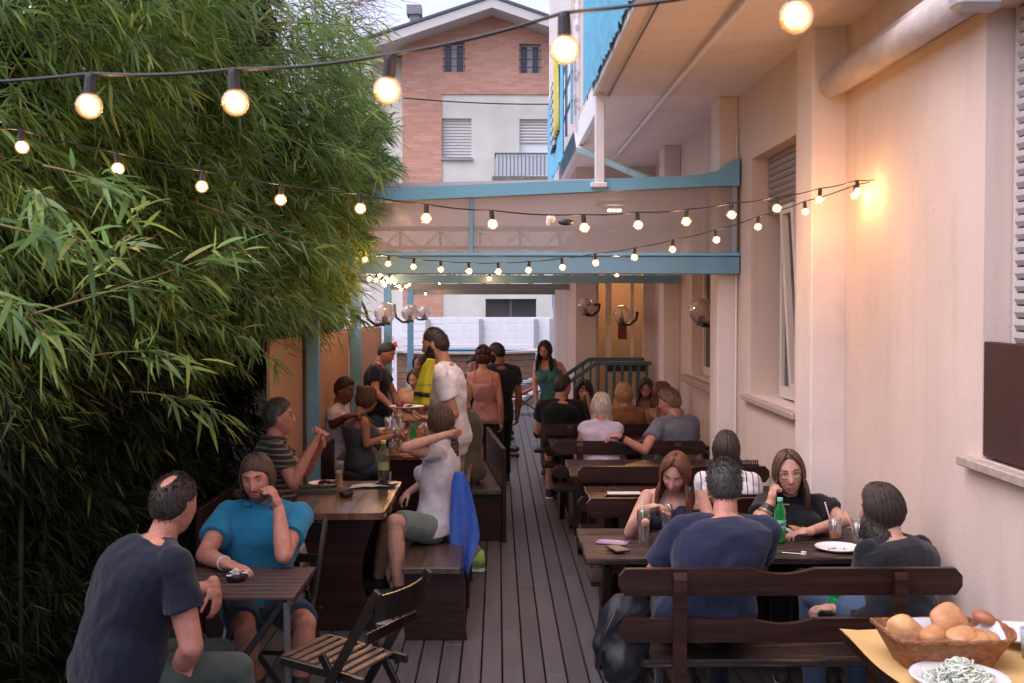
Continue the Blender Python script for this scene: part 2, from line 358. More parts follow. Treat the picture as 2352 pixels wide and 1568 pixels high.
# window A: shutter above, brown board below
wA = MB().box(XA+.16, XA+.2, 3.4, 4.68, 1.28, 3.2); sh(wA); wA = wA.build('window', dark_in, AB)
sh(slats(MB(), XA+.12, 3.42, 4.63, 1.70, 3.19, .055)).build('shutter', mat('shutter_beige', (.45, .40, .38), .6), wA)
sh(MB().box(XA+.12, XA+.16, 4.63, 4.67, 1.28, 3.2)).build('shutter_rail', frame_m, wA)
sh(MB().box(XA-.055, XA+.2, 3.3, 4.82, 1.215, 1.258, .006)).build('sill', sill_m, wA)
sh(MB().box(XA+.005, XA+.04, 3.42, 4.70, 1.275, 1.77, .004)).build('brown_board', mat('brown_board', (.06, .028, .024), .7, .2, var=.1), wA)
# window B, tilted sash
wB = sh(MB().box(XB+.27, XB+.3, 7.1, 8.4, 1.2, 3.05)).build('window', dark_in, AB)
fb = MB()
for a, b in ((7.13, 7.19), (7.95, 8.0)): fb.box(XB+.13, XB+.19, a, b, 1.25, 2.8)
fb.box(XB+.13, XB+.19, 7.19, 7.95, 1.24, 1.32); fb.box(XB+.13, XB+.19, 7.19, 7.95, 2.72, 2.8)
sh(fb).build('frame', frame_m, wB)
fs2 = MB()
for a, b in ((7.24, 7.30), (7.52, 7.58)): fs2.box(XB+.09, XB+.13, a, b, 1.3, 2.6)
fs2.box(XB+.09, XB+.13, 7.3, 7.52, 1.3, 1.36); fs2.box(XB+.09, XB+.13, 7.3, 7.52, 2.54, 2.6)
fs2.v = [(x-(z-1.3)*.06, y, z) for x, y, z in fs2.v]
sh(fs2).build('sash', frame_m, wB)
sh(MB().box(XB+.155, XB+.16, 7.19, 7.95, 1.32, 2.72)).build('pane', pane_m, wB)
sh(slats(MB(), XB+.12, 7.14, 8.3, 2.62, 3.03, .05)).build('shutter', mat('shutter_brown', (.3, .24, .22), .6), wB)
sh(MB().box(XB-.05, XB+.26, 7.0, 8.5, 1.17, 1.215, .006)).build('sill', sill_m, wB)
# window C under the porch
wC = sh(MB().box(XB+.2, XB+.24, 9.4, 10.9, 1.2, 3.0)).build('window', mat('reddish_curtain', (.22, .06, .03), .8, .2, var=.3, vscale=4), AB)
fc = MB()
for a, b in ((9.42, 9.5), (10.1, 10.2), (10.8, 10.88)): fc.box(XB+.1, XB+.16, a, b, 1.23, 2.98)
fc.box(XB+.1, XB+.16, 9.5, 10.8, 1.21, 1.29)
sh(fc).build('frame', frame_m, wC); sh(MB().box(XB+.125, XB+.13, 9.5, 10.8, 1.29, 2.95)).build('pane', pane_m, wC)
sh(MB().box(XB-.1, XB+.1, 9.3, 11.1, 1.13, 1.19, .006)).build('sill', sill_m, wC)
# front facing entrance wall with glass doors
EY = 13.5
ent = MB().box(.97, 1.22, EY, EY+.25, -.1, 3.75).box(1.22, 1.95, EY, EY+.25, 2.75, 3.75).box(1.85, 1.95, EY, EY+.25, -.1, 2.75)
ent.box(.97, .99, EY+.25, 19, -.1, 3.8); ent.build('entrance_wall', plaster, AB)
dr = MB().box(1.22, 1.85, EY+.12, EY+.16, .3, 2.75).build('glass_door', glassy('door_glass', (.75, .7, .65), .35, .06, .02, (.1, .09, .08)), AB)
cream = mat('cream_door_frame', (.74, .58, .42), .5, .4, var=.1)
df = MB()
for a, b in ((1.22, 1.26), (1.35, 1.42), (1.66, 1.70), (1.81, 1.85)): df.box(a, b, EY+.06, EY+.115, .42, 2.75, .003)
df.box(1.26, 1.35, EY+.06, EY+.115, .42, .6).box(1.42, 1.66, EY+.06, EY+.115, 2.65, 2.75)
df.build('frame', cream, dr)
MB().box(1.37, 1.84, EY+.02, EY+.05, 1.22, 1.31, .004).build('push_bar', black_pl, dr)
MB().box(1.5, 1.61, EY+.05, EY+.058, 1.62, 1.82).build('notice', mat('dark_red_paper', (.16, .03, .03), .7), dr)
MB().box(1.2, 2.2, EY+1.8, EY+1.9, 0, 3.2).build('room_wall', mat('room_wall', (.25, .17, .12), .8), AB)
ld = bpy.data.lights.new('room_light', 'POINT'); ld.energy = 38; ld.color = (1, .62, .3); ld.shadow_soft_size = .15
lo = bpy.data.objects.new('room_light', ld); S.collection.objects.link(lo); lo.location = (1.6, EY+1.0, 2.5)
MB().box(.99, 2.2, EY+.26, EY+1.8, 0, .35).build('room_floor', mat('room_floor', (.1, .07, .05), .5), AB)
# globe wall lamps' thing builder
globe_m = glassy('clear_globe', (.93, .88, .86), .4, .26, .02, (.85, .72, .66))
def globe_lamp(p, wall, r, label, dirx):
    e = tag(empty('globe_lamp', p), label, 'lamp')
    p = Vector(p); w = Vector(wall)
    MB().ball(p, r, nu=28, nv=20).build('globe', globe_m, e, smooth=True)
    MB().tube([p+Vector((0, 0, -r*.95)), p+Vector((0, 0, -r*.4)), p+Vector((0, 0, -r*.35))], [r*.3, r*.28, r*.24], 14).tube([p+Vector((0, 0, -r*1.12)), p+Vector((0, 0, -r*.92))], [r*.5, r*.48], 16).build('socket', black_pl, e, smooth=False)
    MB().tube([p+Vector((0, 0, -r*.35)), p+Vector((0, 0, r*.35)), p+Vector((0, 0, r*.42))], [r*.12, r*.12, r*.05], 10).build('bulb', mat('lamp_bulb_off', (.6, .5, .42), .4), e, smooth=True)
    MB().tube([p+Vector((0, 0, -r*1.1)), p+Vector((dirx*r*.9, 0, -r*1.1)), p+Vector((dirx*r*1.6, 0, -r*.55)), p+Vector((dirx*r*1.75, 0, r*.2)), w], .016, 8).build('arm', black_pl, e, smooth=True)
for (px, py, Y, r, X, lb) in ((884, 718, 11.6, .115, -1.45, 'clear glass globe lamp, largest and leftmost of the row by the blue posts'),
                              (941, 718, 15.0, .115, -1.42, 'clear glass globe lamp on black arm, middle one of the row by the blue posts'),
                              (975, 717, 18.8, .115, -1.42, 'clear glass globe lamp on black arm, smallest of the row by the blue posts')):
    p = at(px, py, Y); globe_lamp(p, (X, Y, p.z+.12), r, lb, -1)
p = at(1612, 715, 9.75); globe_lamp(p, (1.95, 9.75, p.z+.1), .115, 'clear glass globe lamp on the wall beside the porch window', 1)
p = at(1345, 703, 13.3); globe_lamp(p, (1.12, 13.5, p.z+.02), .10, 'clear glass globe lamp on the peach wall left of the glass door', 1)
p = at(1428, 722, 13.2); globe_lamp(p, (1.72, 13.5, p.z+.02), .11, 'clear glass globe lamp in front of the glass door', 1)
# ------------------------------------------------------------------ porch frame
PY0, PY1 = 8.75, 18.5
PX0, PX1 = -1.48, 1.93
PF = tag(empty('porch_frame', (0, PY0, 0)), 'blue steel porch frame with clear panels spanning the terrace', 'porch')
def zt(x): return 2.93+(x+1.0)*.046
for y in (PY0, 11.4, 14.7, 18.5):
    MB().box(PX0-.05, PX0+.05, y-.05, y+.05, 0, 2.9, .006).build('post', blue_p, PF)
MB().box(PX0-.05, 1.94, PY0-.04, PY0+.04, 2.26, 2.40, .006).build('beam', blue_p, PF)
MB().box(PX0-.05, 1.94, PY0-.05, PY0+.05, 2.405, 2.43, .003).build('beam_cap', mat('blue_steel_light', (.17, .43, .6), .35, .5), PF)
MB().prism([(PX0-.05, zt(PX0)-.1), (1.78, zt(1.78)-.095), (1.93, zt(1.9)-.1), (1.93, 3.19), (1.75, 3.08), (1.6, zt(1.6)), (PX0-.05, zt(PX0))], 1, PY0-.06, PY0+.06).build('top_beam', MATS['blue_steel_light'], PF)
for x in (-.21,): MB().box(x-.016, x+.016, PY0-.03, PY0+.03, 2.43, zt(x)-.1, .003).build('mullion', blue_p, PF)
for x in (1.90,): MB().box(x-.02, x+.02, PY0-.03, PY0+.03, 2.43, zt(x)-.1, .003).build('mullion', mat('grey_mullion', (.3, .33, .36), .5), PF)
MB().box(PX0+.05, 1.92, PY0-.006, PY0, 2.43, 2.96).build('clear_panel', glassy('porch_panel', (.86, .84, .85), .45, .34, .10, (.82, .78, .80)), PF)
# inner trusses
tr = mat('truss_paint', (.2, .22, .22), .5, .4)
for y in (11.4, 14.7, 18.5):
    t = MB(); rx = 1.90 if y < 13 else 1.36
    t.box(PX0+.05, rx, y-.03, y+.03, 2.26, 2.42 if y > 18 else 2.34)
    t.box(PX0+.05, rx, y-.02, y+.02, 2.50, 2.54); t.box(PX0+.05, rx, y-.02, y+.02, 2.8, 2.85)
    n = 7 if y > 14 else 8; w = (rx-PX0-.05)/n
    for i in range(n):
        a = PX0+.05+i*w; t.box(a-.014, a+.014, y-.015, y+.015, 2.42, 2.8)
        t.bar((a, y, 2.42), (a+w, y, 2.8), .014, .014).bar((a, y+.02, 2.8), (a+w, y+.02, 2.42), .014, .014)
    t.build('truss', tr if y > 12 else blue_p, PF)
MB().box(PX0-.02, PX0+.03, PY0, 18.5, 2.76, 2.86, .004).build('side_beam', blue_p, PF)
sheet = glassy('porch_roof_sheet', (.75, .72, .72), .1, .82, .2, (.80, .72, .70))
vs = []; m = MB(); n = 26
for i in range(n+1):
    y = PY0+.07+(18.6-PY0)*i/n
    z = 2.98+.02*math.cos(i*math.pi)
    vs += [(PX0, y, z-.05), (1.9, y, z+.03), (PX0, y, z-.02), (1.9, y, z+.06)]
m.add(vs, [(4*i, 4*i+1, 4*i+5, 4*i+4) for i in range(n)]+[(4*i+2, 4*i+6, 4*i+7, 4*i+3) for i in range(n)]+[(0, 2, 3, 1), (4*n, 4*n+1, 4*n+3, 4*n+2)])
m.build('roof_cover', sheet, PF)
# left wooden panel wall
pm = mat('ply_panel', (.42, .23, .14), .6, .4, var=.25, vscale=6, bump=.15, bscale=30, stretch=(1, 8, .6), col2=(.50, .31, .21))
PW = tag(empty('wood_screen', (-1.57, 10, 0)), 'tall orange brown plywood screen behind the blue posts on the left', 'screen')
for a, b in ((7.45, 8.68), (8.82, 11.34), (11.46, 14.6)): MB().box(-1.58, -1.555, a, b, .12, 1.76, .002).build('panel', pm, PW)
MB().box(-1.60, -1.50, 7.4, 14.6, .0, .14, .004).build('base_board', white_p, PW)
MB().box(-1.62, -1.585, 7.4, 14.6, 1.7, 1.78, .004).build('top_rail', dark_wy, PW)
# steps with teal railing before the glass doors
teal = mat('teal_rail_paint', (.05, .10, .11), .45, .5)
ST = tag(empty('entrance_steps', (1.3, 13, 0)), 'teal railed entrance steps up to the glass doors', 'steps')
sm = MB()
for i, (a, b) in enumerate(((.62, 2.0), (.78, 2.0), (.94, 2.0))): sm.box(a, b, 12.72, 13.45, -.02+i*.14, .12+i*.14, .004)
sm.build('tread', mat('step_stone', (.2, .18, .18), .8), ST)
for yy, x0, x1, zz in ((12.7, .9, 1.15, 1.36), (13.32, .86, 1.12, 1.38)):
    rl = MB().bar((x0-.12, yy, zz-.26), (x1, yy, zz), .05, .045).bar((x1-.01, yy, zz), (1.8, yy, zz), .05, .045)
    rl.bar((x0-.12, yy, .42), (x1, yy, .6), .03, .03).bar((x1, yy, .58), (1.8, yy, .58), .03, .03)
    k = 0; xx = x0-.1
    while xx < 1.8:
        top = zz if xx > x1 else zz-.26+(xx-x0+.12)/(x1-x0+.12)*.26
        rl.box(xx-.011, xx+.011, yy-.011, yy+.011, .3, top-.02); xx += .095
    rl.build('railing', teal, ST)
# ------------------------------------------------------------------ brick house far behind
HY = 41.7; s = 60.0
def hx(px): return at(px, 700, HY).x
def hz(py): return at(1143, py, HY).z
BH = tag(empty('brick_house', (hx(1130), HY, 0)), 'brick and cream gabled house across the street behind the pool', 'house')
def brick():
    m = mat('pink_brick', (.5, .2, .14), .85, .2); n, l = m.node_tree.nodes, m.node_tree.links; b = n['Principled BSDF']
    tc = n.new('ShaderNodeTexCoord'); mp = n.new('ShaderNodeMapping'); mp.inputs['Rotation'].default_value = (R(90), 0, 0); l.new(tc.outputs['Object'], mp.inputs[0])
    bt = n.new('ShaderNodeTexBrick'); bt.inputs['Scale'].default_value = 1; bt.inputs['Brick Width'].default_value = .5; bt.inputs['Row Height'].default_value = .11; bt.inputs['Mortar Size'].default_value = .008
    bt.inputs['Color1'].default_value = (.62, .30, .21, 1); bt.inputs['Color2'].default_value = (.72, .40, .29, 1); bt.inputs['Mortar'].default_value = (.5, .34, .28, 1); bt.inputs['Bias'].default_value = -.1
    l.new(mp.outputs[0], bt.inputs[0])
    nz = n.new('ShaderNodeTexNoise'); nz.inputs['Scale'].default_value = 1.4; nz.inputs['Detail'].default_value = 8
    mp2 = n.new('ShaderNodeMapping'); mp2.inputs['Scale'].default_value = (1, 1, 6); l.new(tc.outputs['Object'], mp2.inputs[0]); l.new(mp2.outputs[0], nz.inputs[0])
    r = n.new('ShaderNodeValToRGB'); r.color_ramp.elements[0].position = .58; r.color_ramp.elements[1].position = .72; r.color_ramp.elements[0].color = (0, 0, 0, 1); r.color_ramp.elements[1].color = (.6, .6, .6, 1); l.new(nz.outputs[0], r.inputs[0])
    mx = n.new('ShaderNodeMix'); mx.data_type = 'RGBA'; mx.inputs[7].default_value = (.68, .46, .38, 1); l.new(r.outputs[0], mx.inputs[0]); l.new(bt.outputs[0], mx.inputs[6]); l.new(mx.outputs[2], b.inputs['Base Color'])
    return m
bk = brick(); crm = mat('cream_render', (.74, .71, .64), .9, .1, var=.08, vscale=.8)
xl, xr, xm = hx(925), hx(1340), hx(1015)
apx, apz = hx(1131), hz(36)
# brick gable with two attic window holes
def gz(x): return apz-abs(x-apx)*(apz-hz(98))/(apx-xl)
wins = [(hx(1019), hx(1068), hz(166), hz(98)), (hx(1193), hx(1241), hz(168), hz(100))]
zb = hz(216)
g = MB(); w1, w2 = wins
cols = [xl, w1[0], w1[1], apx, w2[0], w2[1], xr]
for a, b in zip(cols, cols[1:]):
    hole = next((w for w in wins if abs(w[0]-a) < 1e-6), None)
    if hole:
        g.prism([(a, zb), (b, zb), (b, hole[2]), (a, hole[2])], 1, HY, HY+.4)
        g.prism([(a, hole[3]), (b, hole[3]), (b, gz(b)), (a, gz(a))], 1, HY, HY+.4)
    else: g.prism([(a, zb), (b, zb), (b, gz(b)), (a, gz(a))], 1, HY, HY+.4)
g.box(xl, xm, HY, HY+.4, -.2, zb); g.build('brick_wall', bk, BH)
swn = [(hx(1017), hx(1083), hz(362), hz(271)), (hx(1193), hx(1262), hz(412), hz(272))]
gw = (hx(1115), hx(1232), hz(735), hz(686))
c = MB(); c.box(xm, swn[0][1], HY+.06, HY+.4, swn[0][3], zb); c.box(xm, swn[0][1], HY+.06, HY+.4, gw[3], swn[0][2])
c.box(swn[0][1], swn[1][0], HY+.06, HY+.4, gw[3], zb); c.box(swn[1][0], swn[1][1], HY+.06, HY+.4, swn[1][3], zb)
c.box(swn[1][0], swn[1][1], HY+.06, HY+.4, gw[3], swn[1][2]); c.box(swn[1][1], xr, HY+.06, HY+.4, gw[3], zb)
c.box(xm, gw[0], HY+.06, HY+.4, -.2, gw[3]).box(gw[1], xr, HY+.06, HY+.4, -.2, gw[3]).box(gw[0], gw[1], HY+.06, HY+.4, -.2, gw[2])
c.box(hx(820), xl, HY+1.2, HY+1.6, -.2, hz(115)); c.box(xl, xl+.1, HY+.4, HY+1.6, -.2, hz(95))
c.build('cream_wall', crm, BH)
MB().box(hx(780), xr, HY+9, HY+9.3, -.2, 11).build('rear_wall', crm, BH)
gd = mat('dark_house_glass', (.05, .045, .055), .12, .6); grey_f = mat('grey_window_frame', (.42, .4, .42), .6)
for w in wins:
    f = MB().box(w[0], w[1], HY+.3, HY+.35, w[2], w[3]).build('window', mat('grey_curtain_glass', (.1, .09, .12), .3, .5, var=.2, vscale=2, stretch=(8, 1, 1)), BH)
    fm = MB(); m_ = (w[0]+w[1])/2
    for a, b in ((w[0], w[0]+.07), (m_-.1, m_+.1), (w[1]-.07, w[1])): fm.box(a, b, HY+.2, HY+.28, w[2], w[3])
    fm.box(w[0], w[1], HY+.19, HY+.27, w[3]-.08, w[3]).box(w[0], w[1], HY+.19, HY+.27, w[2], w[2]+.06)
    fm.build('frame', grey_f, f)
    bb = MB()
    for t in (.18, .45, .75): bb.box(w[0]-.03, w[1]+.03, HY-.06, HY-.03, w[2]+(w[3]-w[2])*t, w[2]+(w[3]-w[2])*t+.03)
    bb.build('bars', dark_met, f)
shm = mat('white_roller_shutter', (.72, .69, .66), .6, .3)
def hshutter(w, name='window'):
    m = MB(); z = w[3]; p = .115
    while z > w[2]+.02:
        m.prism([(HY+.22, z-p+.015), (HY+.19, z-p*.5), (HY+.21, z-.004), (HY+.25, z-.004), (HY+.25, z-p+.015)], 0, w[0], w[1]); z -= p
    return m
f = MB().box(swn[0][0], swn[0][1], HY+.27, HY+.3, swn[0][2], swn[0][3]).build('window', grey_f, BH)
hshutter(swn[0]).build('shutter', shm, f); MB().box(swn[0][0]-.05, swn[0][1]+.05, HY-.05, HY+.2, swn[0][2]-.1, swn[0][2]).build('sill', mat('grey_stone', (.35, .34, .34), .8), f)
f = MB().box(swn[1][0], swn[1][1], HY+.27, HY+.3, swn[1][2], swn[1][3]).build('balcony_door', mat('white_door', (.85, .86, .88), .5), BH)
hshutter((swn[1][0], swn[1][1], hz(325), swn[1][3])).build('shutter', shm, f)
f = MB().box(gw[0], gw[1], HY+.3, HY+.33, gw[2], gw[3]).build('window', gd, BH)
MB().box((gw[0]+gw[1])/2-.05, (gw[0]+gw[1])/2+.05, HY+.24, HY+.29, gw[2], gw[3]).build('frame', mat('dark_frame', (.1, .1, .1), .5), f)
# balconies
def balcony(x0, x1, zt_, zb_, y0):
    b = MB().box(x0-.1, x1+.1, y0-.05, HY+.1, zb_-.2, zb_).build('balcony', mat('mossy_concrete', (.2, .18, .16), .9, var=.3), BH)
    r = MB().box(x0, x1, y0, y0+.06, zt_-.07, zt_); n = int((x1-x0)/.14)
    for i in range(n+1): r.box(x0+(x1-x0)*i/n-.012, x0+(x1-x0)*i/n+.012, y0+.01, y0+.03, zb_, zt_-.07)
    r.box(x0, x0+.05, y0, HY, zt_-.07, zt_); r.build('balcony_rail', mat('iron_rail', (.13, .15, .17), .6), b)
    MB().box(x0+.03, x1-.03, y0+.04, y0+.05, zb_+.05, zt_-.1).build('rail_panel', mat('pale_rail_panel', (.62, .64, .68), .6), b)
balcony(hx(1137), hx(1290), hz(359), hz(412), HY-1.0)
balcony(hx(825), hx(918), hz(363), hz(425), HY-.3)
# roof
rt = mat('grey_roof_edge', (.1, .11, .13), .6); sof = mat('pale_eaves', (.7, .66, .64), .9)
dx = apx-hx(862); rise = hz(16)-hz(108)
def zr(x): return hz(16)-abs(x-apx)*rise/dx
xe0, xe1 = hx(846), apx+(apx-hx(846))
MB().add([(xe0, HY-1.2, zr(xe0)), (apx, HY-1.2, zr(apx)), (xe1, HY-1.2, zr(xe1)), (xe0, HY+9, zr(xe0)), (apx, HY+9, zr(apx)), (xe1, HY+9, zr(xe1)),
          (xe0, HY-1.2, zr(xe0)-.34), (apx, HY-1.2, zr(apx)-.34), (xe1, HY-1.2, zr(xe1)-.34), (xe0, HY+9, zr(xe0)-.34), (apx, HY+9, zr(apx)-.34), (xe1, HY+9, zr(xe1)-.34)],
         [(0, 1, 4, 3), (1, 2, 5, 4), (6, 9, 10, 7), (7, 10, 11, 8), (0, 6, 7, 1), (1, 7, 8, 2), (0, 3, 9, 6), (2, 8, 11, 5)]).build('roof', sof, BH)
MB().add([(xe0-.05, HY-1.25, zr(xe0)+.02), (apx, HY-1.25, zr(apx)+.02), (xe1, HY-1.25, zr(xe1)), (xe0-.05, HY+9.1, zr(xe0)+.02), (apx, HY+9.1, zr(apx)+.02), (xe1, HY+9.1, zr(xe1)),
          (xe0-.05, HY-1.25, zr(xe0)+.12), (apx, HY-1.25, zr(apx)+.12), (xe1, HY-1.25, zr(xe1)+.1), (xe0-.05, HY+9.1, zr(xe0)+.12), (apx, HY+9.1, zr(apx)+.12), (xe1, HY+9.1, zr(xe1)+.1)],
         [(0, 1, 4, 3), (1, 2, 5, 4), (6, 9, 10, 7), (7, 10, 11, 8), (0, 6, 7, 1), (1, 7, 8, 2), (0, 3, 9, 6), (2, 8, 11, 5)]).build('roof_covering', rt, BH)
MB().box(hx(933), hx(957), HY+2, HY+2.5, hz(110), hz(0)).box(hx(926), hx(961), HY+1.9, HY+2.6, hz(0), hz(-22)).build('chimney', mat('chimney_concrete', (.3, .28, .3), .9, var=.2), BH)
MB().tube(bez((hx(930), HY-.4, hz(230)), (hx(1330), HY-.4, hz(242)), .1), .025, 5).build('overhead_cable', dark_met, BH)
# pale neighbour left of the brick house
NB = MB().box(hx(560), hx(840), HY+4, HY+10, -.2, 7.5).build('neighbour_house', crm); tag(NB, 'cream neighbouring house half hidden behind the bamboo', 'house')
# ------------------------------------------------------------------ pool, fences
PL = tag(empty('raised_pool', (-.68, 24.1, 0)), 'octagonal raised swimming pool clad in brown timber', 'pool')
wood_b = mat('pool_timber', (.27, .16, .11), .75, .2, var=.2, vscale=5, stretch=(1, 1, 9))
pw = MB(); pr = MB(); wt = []
def octo(r, z): return [(-.68+r*math.cos(R(22.5+45*i)), 24.1+r*math.sin(R(22.5+45*i)), z) for i in range(8)]
for j in range(8):
    z0 = .0+j*.135; pw.add(octo(1.62, z0)+octo(1.62, z0+.125)+octo(1.56, z0)+octo(1.56, z0+.125), [(i, (i+1) % 8, 8+(i+1) % 8, 8+i) for i in range(8)]+[(8+i, 8+(i+1) % 8, 24+(i+1) % 8, 24+i) for i in range(8)]+[(i, (i+1) % 8, 16+(i+1) % 8, 16+i) for i in range(8)])
pw.build('timber_wall', wood_b, PL)
MB().add(octo(1.55, .0)+octo(1.55, 1.09), [(i, (i+1) % 8, 8+(i+1) % 8, 8+i) for i in range(8)]).build('liner', mat('blue_liner', (.05, .4, .62), .5), PL)
pr.add(octo(1.72, 1.09)+octo(1.72, 1.135)+octo(1.45, 1.09)+octo(1.45, 1.135), [(i, (i+1) % 8, 8+(i+1) % 8, 8+i) for i in range(8)]+[(8+i, 8+(i+1) % 8, 24+(i+1) % 8, 24+i) for i in range(8)]+[(16+i, 16+(i+1) % 8, 24+(i+1) % 8, 24+i) for i in range(8)]+[(i, (i+1) % 8, 16+(i+1) % 8, 16+i) for i in range(8)])
pr.build('rim', mat('pale_pool_rim', (.5, .42, .38), .7, var=.1), PL)
MB().add(octo(1.56, 1.05), [tuple(range(8))]).build('pool_water', mat('pool_water', (.04, .42, .65), .08, .5, bump=.3, bscale=6), PL)
bk2 = MB()
for i in range(5): bk2.box(.62+.0, .66, 22.55, 22.6, .9, 1.08)
WF = tag(empty('white_fence', (0, 27, 0)), 'white horizontal board fence behind the pool', 'fence')
wf = MB(); z = 1.84
for i in range(4): wf.box(-3.4, 1.30, 27, 27.03, z-.165, z, .004); z -= .178
wf.box(-3.4, 1.30, 26.96, 27.0, 1.02, 1.12).box(-3.4, 1.30, 27.05, 27.08, .0, 1.0); wf.build('boards', mat('white_fence_paint', (.84, .84, .88), .6, .3, var=.05), WF)
for x in (-3.0, -1.74, -.42, .94, 1.33): MB().box(x-.045, x+.045, 26.9, 26.99, 0, 1.8, .004).build('fence_post', mat('grey_post', (.4, .38, .4), .7), WF)
SF = tag(empty('side_fence', (1.6, 24, 0)), 'white board screen on the right of the pool terrace', 'fence')
s2 = MB(); z = 1.85
for i in range(9): s2.box(1.40, 1.78, 23.9, 23.93, z-.185, z, .004); z -= .2
s2.build('boards', MATS['white_fence_paint'], SF)
MB().box(1.33, 1.39, 23.9, 23.96, 0, 1.85).build('fence_post', MATS['grey_post'], SF)
MB().box(1.80, 1.94, 22.9, 23.0, 0, 4).build('fence_post', white_p, SF)
MB().box(1.32, 1.36, 19.1, 19.18, 0, 2.3).build('fence_post', white_p, SF)
LR = tag(empty('white_railing', (-2.57, 23, 0)), 'white slatted railing beside the pool on the left', 'railing')
lr = MB()
for z in (1.38, 1.0, .62): lr.box(-2.6, -2.56, 19.6, 26.9, z-.12, z, .004)
lr.build('rails', MATS['white_fence_paint'], LR)
for y in (19.7, 21.4, 23.2, 25): MB().box(-2.55, -2.49, y, y+.08, 0, 1.4).build('rail_post', MATS['white_fence_paint'], LR)
rf = MB()
p = at(907, 797, 23.2); rf.lathe(p, [(.001, .12), (.03, .12), (.07, 0)], 8)
tag(rf.build('traffic_cone', mat('red_plastic', (.6, .03, .02), .5)), 'small red cone on the left of the pool rim', 'cone')
# blue street sign with a white figure
SG = tag(empty('street_sign', (1.6, 30, 0)), 'blue street sign with white pictogram beyond the side fence', 'sign')
p0, p1 = at(1268, 672, 30), at(1292, 707, 30)
MB().box(p0.x, p1.x, 29.98, 30, p1.z, p0.z).build('plate', mat('blue_sign', (.05, .25, .6), .5), SG)
cx = (p0.x+p1.x)/2+.02; MB().prism([(cx-.08, p1.z+.05), (cx+.08, p1.z+.05), (cx+.05, p1.z+.2), (cx+.02, p0.z-.05), (cx-.02, p0.z-.05), (cx-.05, p1.z+.2)], 1, 29.965, 29.978).build('pictogram', mat('sign_white', (.85, .85, .85), .5), SG)
MB().tube([((p0.x+p1.x)/2-.1, 30.03, 0), ((p0.x+p1.x)/2-.1, 30.03, 3.2)], .03, 8).build('sign_pole', grey_f, SG)
# dark wall added to block light behind the bamboo, also closes the left view
BW = MB().box(-3.3, -3.1, -1, 22, -.1, 2.3); tag(BW.build('light_block_wall', mat('light_block_dark', (.06, .05, .045), .9, .1, var=.3)), 'added dark wall blocking light behind the bamboo', 'wall')
# ================================================================== benches and tables
def scoop_profile(L, z0, z1, scoop=True, ch=.03):
    "outline of a backrest plank in the xz plane, chamfered ends and a shallow dip in the middle"
    top = [(0+ch, z1)]
    if scoop:
        a, b = L*.385, L*.57
        top += [(a, z1)]
        for i in range(1, 8): t = i/8; top.append((a+(b-a)*t, z1-.024*math.sin(math.pi*t)**1.0*(1.0 if t < .9 else .6)))
        top += [(b, z1)]
    top += [(L-ch, z1), (L, z1-ch*1.1), (L, z0+ch*1.3), (L-ch*.9, z0), (ch*.9, z0), (0, z0+ch*1.3), (0, z1-ch*1.1)]
    return top[::-1]
def picnic_bench(loc, L, rz, label, worn=False, tilt=0, top=.86):
    e = tag(empty('bench', loc, rz), label, 'bench', 'wooden benches along the right wall')
    sw = worn_w if worn else dark_w
    m = MB().box(0, L, .06, .37, .42, .455, .006)
    o = m.build('seat', sw, e, world=False)
    dz = 0
    for z0, z1 in ((top-.115, top), (top-.315, top-.215)):
        b = MB().prism(scoop_profile(L, z0, z1), 1, .012, .045); b.build('back_plank', dark_w, e, world=False)
    for x in (L*.175, L*.815):
        p = MB(); p.prism([(-.022, 0), (.010, 0), (.010, .40), (.011, top-.02), (-.01, top-.01), (-.022, top-.04)], 0, x-.028, x+.028)
        p.prism([(.008, .36), (.36, .36), (.36, .418), (.008, .418)], 0, x-.026, x+.026)
        p.build('leg', dark_w, e, world=False)
        MB().prism([(.26, 0), (.34, 0), (.34, .36), (.28, .36)], 0, x-.026, x+.026).build('leg', dark_w, e, world=False)
    return e
def picnic_table(x0, x1, y0, y1, label, m, rz=0):
    e = tag(empty('picnic_table', (x0, y0, 0)), label, 'table', 'wooden tables along the right wall')
    n = 4; w = (y1-y0)/n
    t = MB()
    for i in range(n): t.box(x0+(i % 2)*.006, x1, y0+i*w+.001, y0+(i+1)*w-.001, .715, .75, .005)
    t.build('tabletop', m, e)
    for x in (x0+.16, x1-.25):
        MB().box(x-.03, x+.03, y0+.06, y1-.06, .655, .714, .004).build('crossbar', dark_w, e)
        for a, b in ((y0+.08, y1-.14), (y1-.08, y0+.14)): MB().bar((x+(.031 if a < b else -.031), a, 0), (x+(.031 if a < b else -.031), b, .70), .05, .08).build('leg', dark_w, e)
    return e
WX = 1.93
B1 = picnic_bench((.515, 4.58, 0), 1.47, 0, 'dark bench nearest the camera, its scooped backrest in front of the navy shirt man', True)
picnic_table(.43, 2.04, 5.29, 6.03, 'front right dark table with the green bottle and two white plates', worn_w)
picnic_bench((2.02, 6.40, 0), 1.5, R(180), 'dark bench under the red haired woman, facing the camera, second row', True)
picnic_bench((.62, 6.47, 0), 1.3, 0, 'dark bench under the striped blouse woman, back to back with the second row')
picnic_table(.59, 1.93, 6.85, 7.5, 'second table on the right with a white sheet and red box', dark_w)
picnic_bench((1.93, 7.72, 0), 1.36, R(180), 'empty dark bench facing the camera behind the table with the red box')
picnic_table(.54, 1.93, 7.98, 8.86, 'empty third table on the right before the grey shirt man', dark_w)
picnic_bench((.47, 9.2, 0), 1.3, 0, 'dark bench carrying the blonde woman and the grey shirt man', False)
picnic_table(.48, 1.9, 9.72, 10.37, 'fourth table on the right in front of the silver blonde woman', dark_w)
picnic_bench((.46, 10.62, 0), 1.4, 0, 'dark bench under the man in the black tee, facing away')
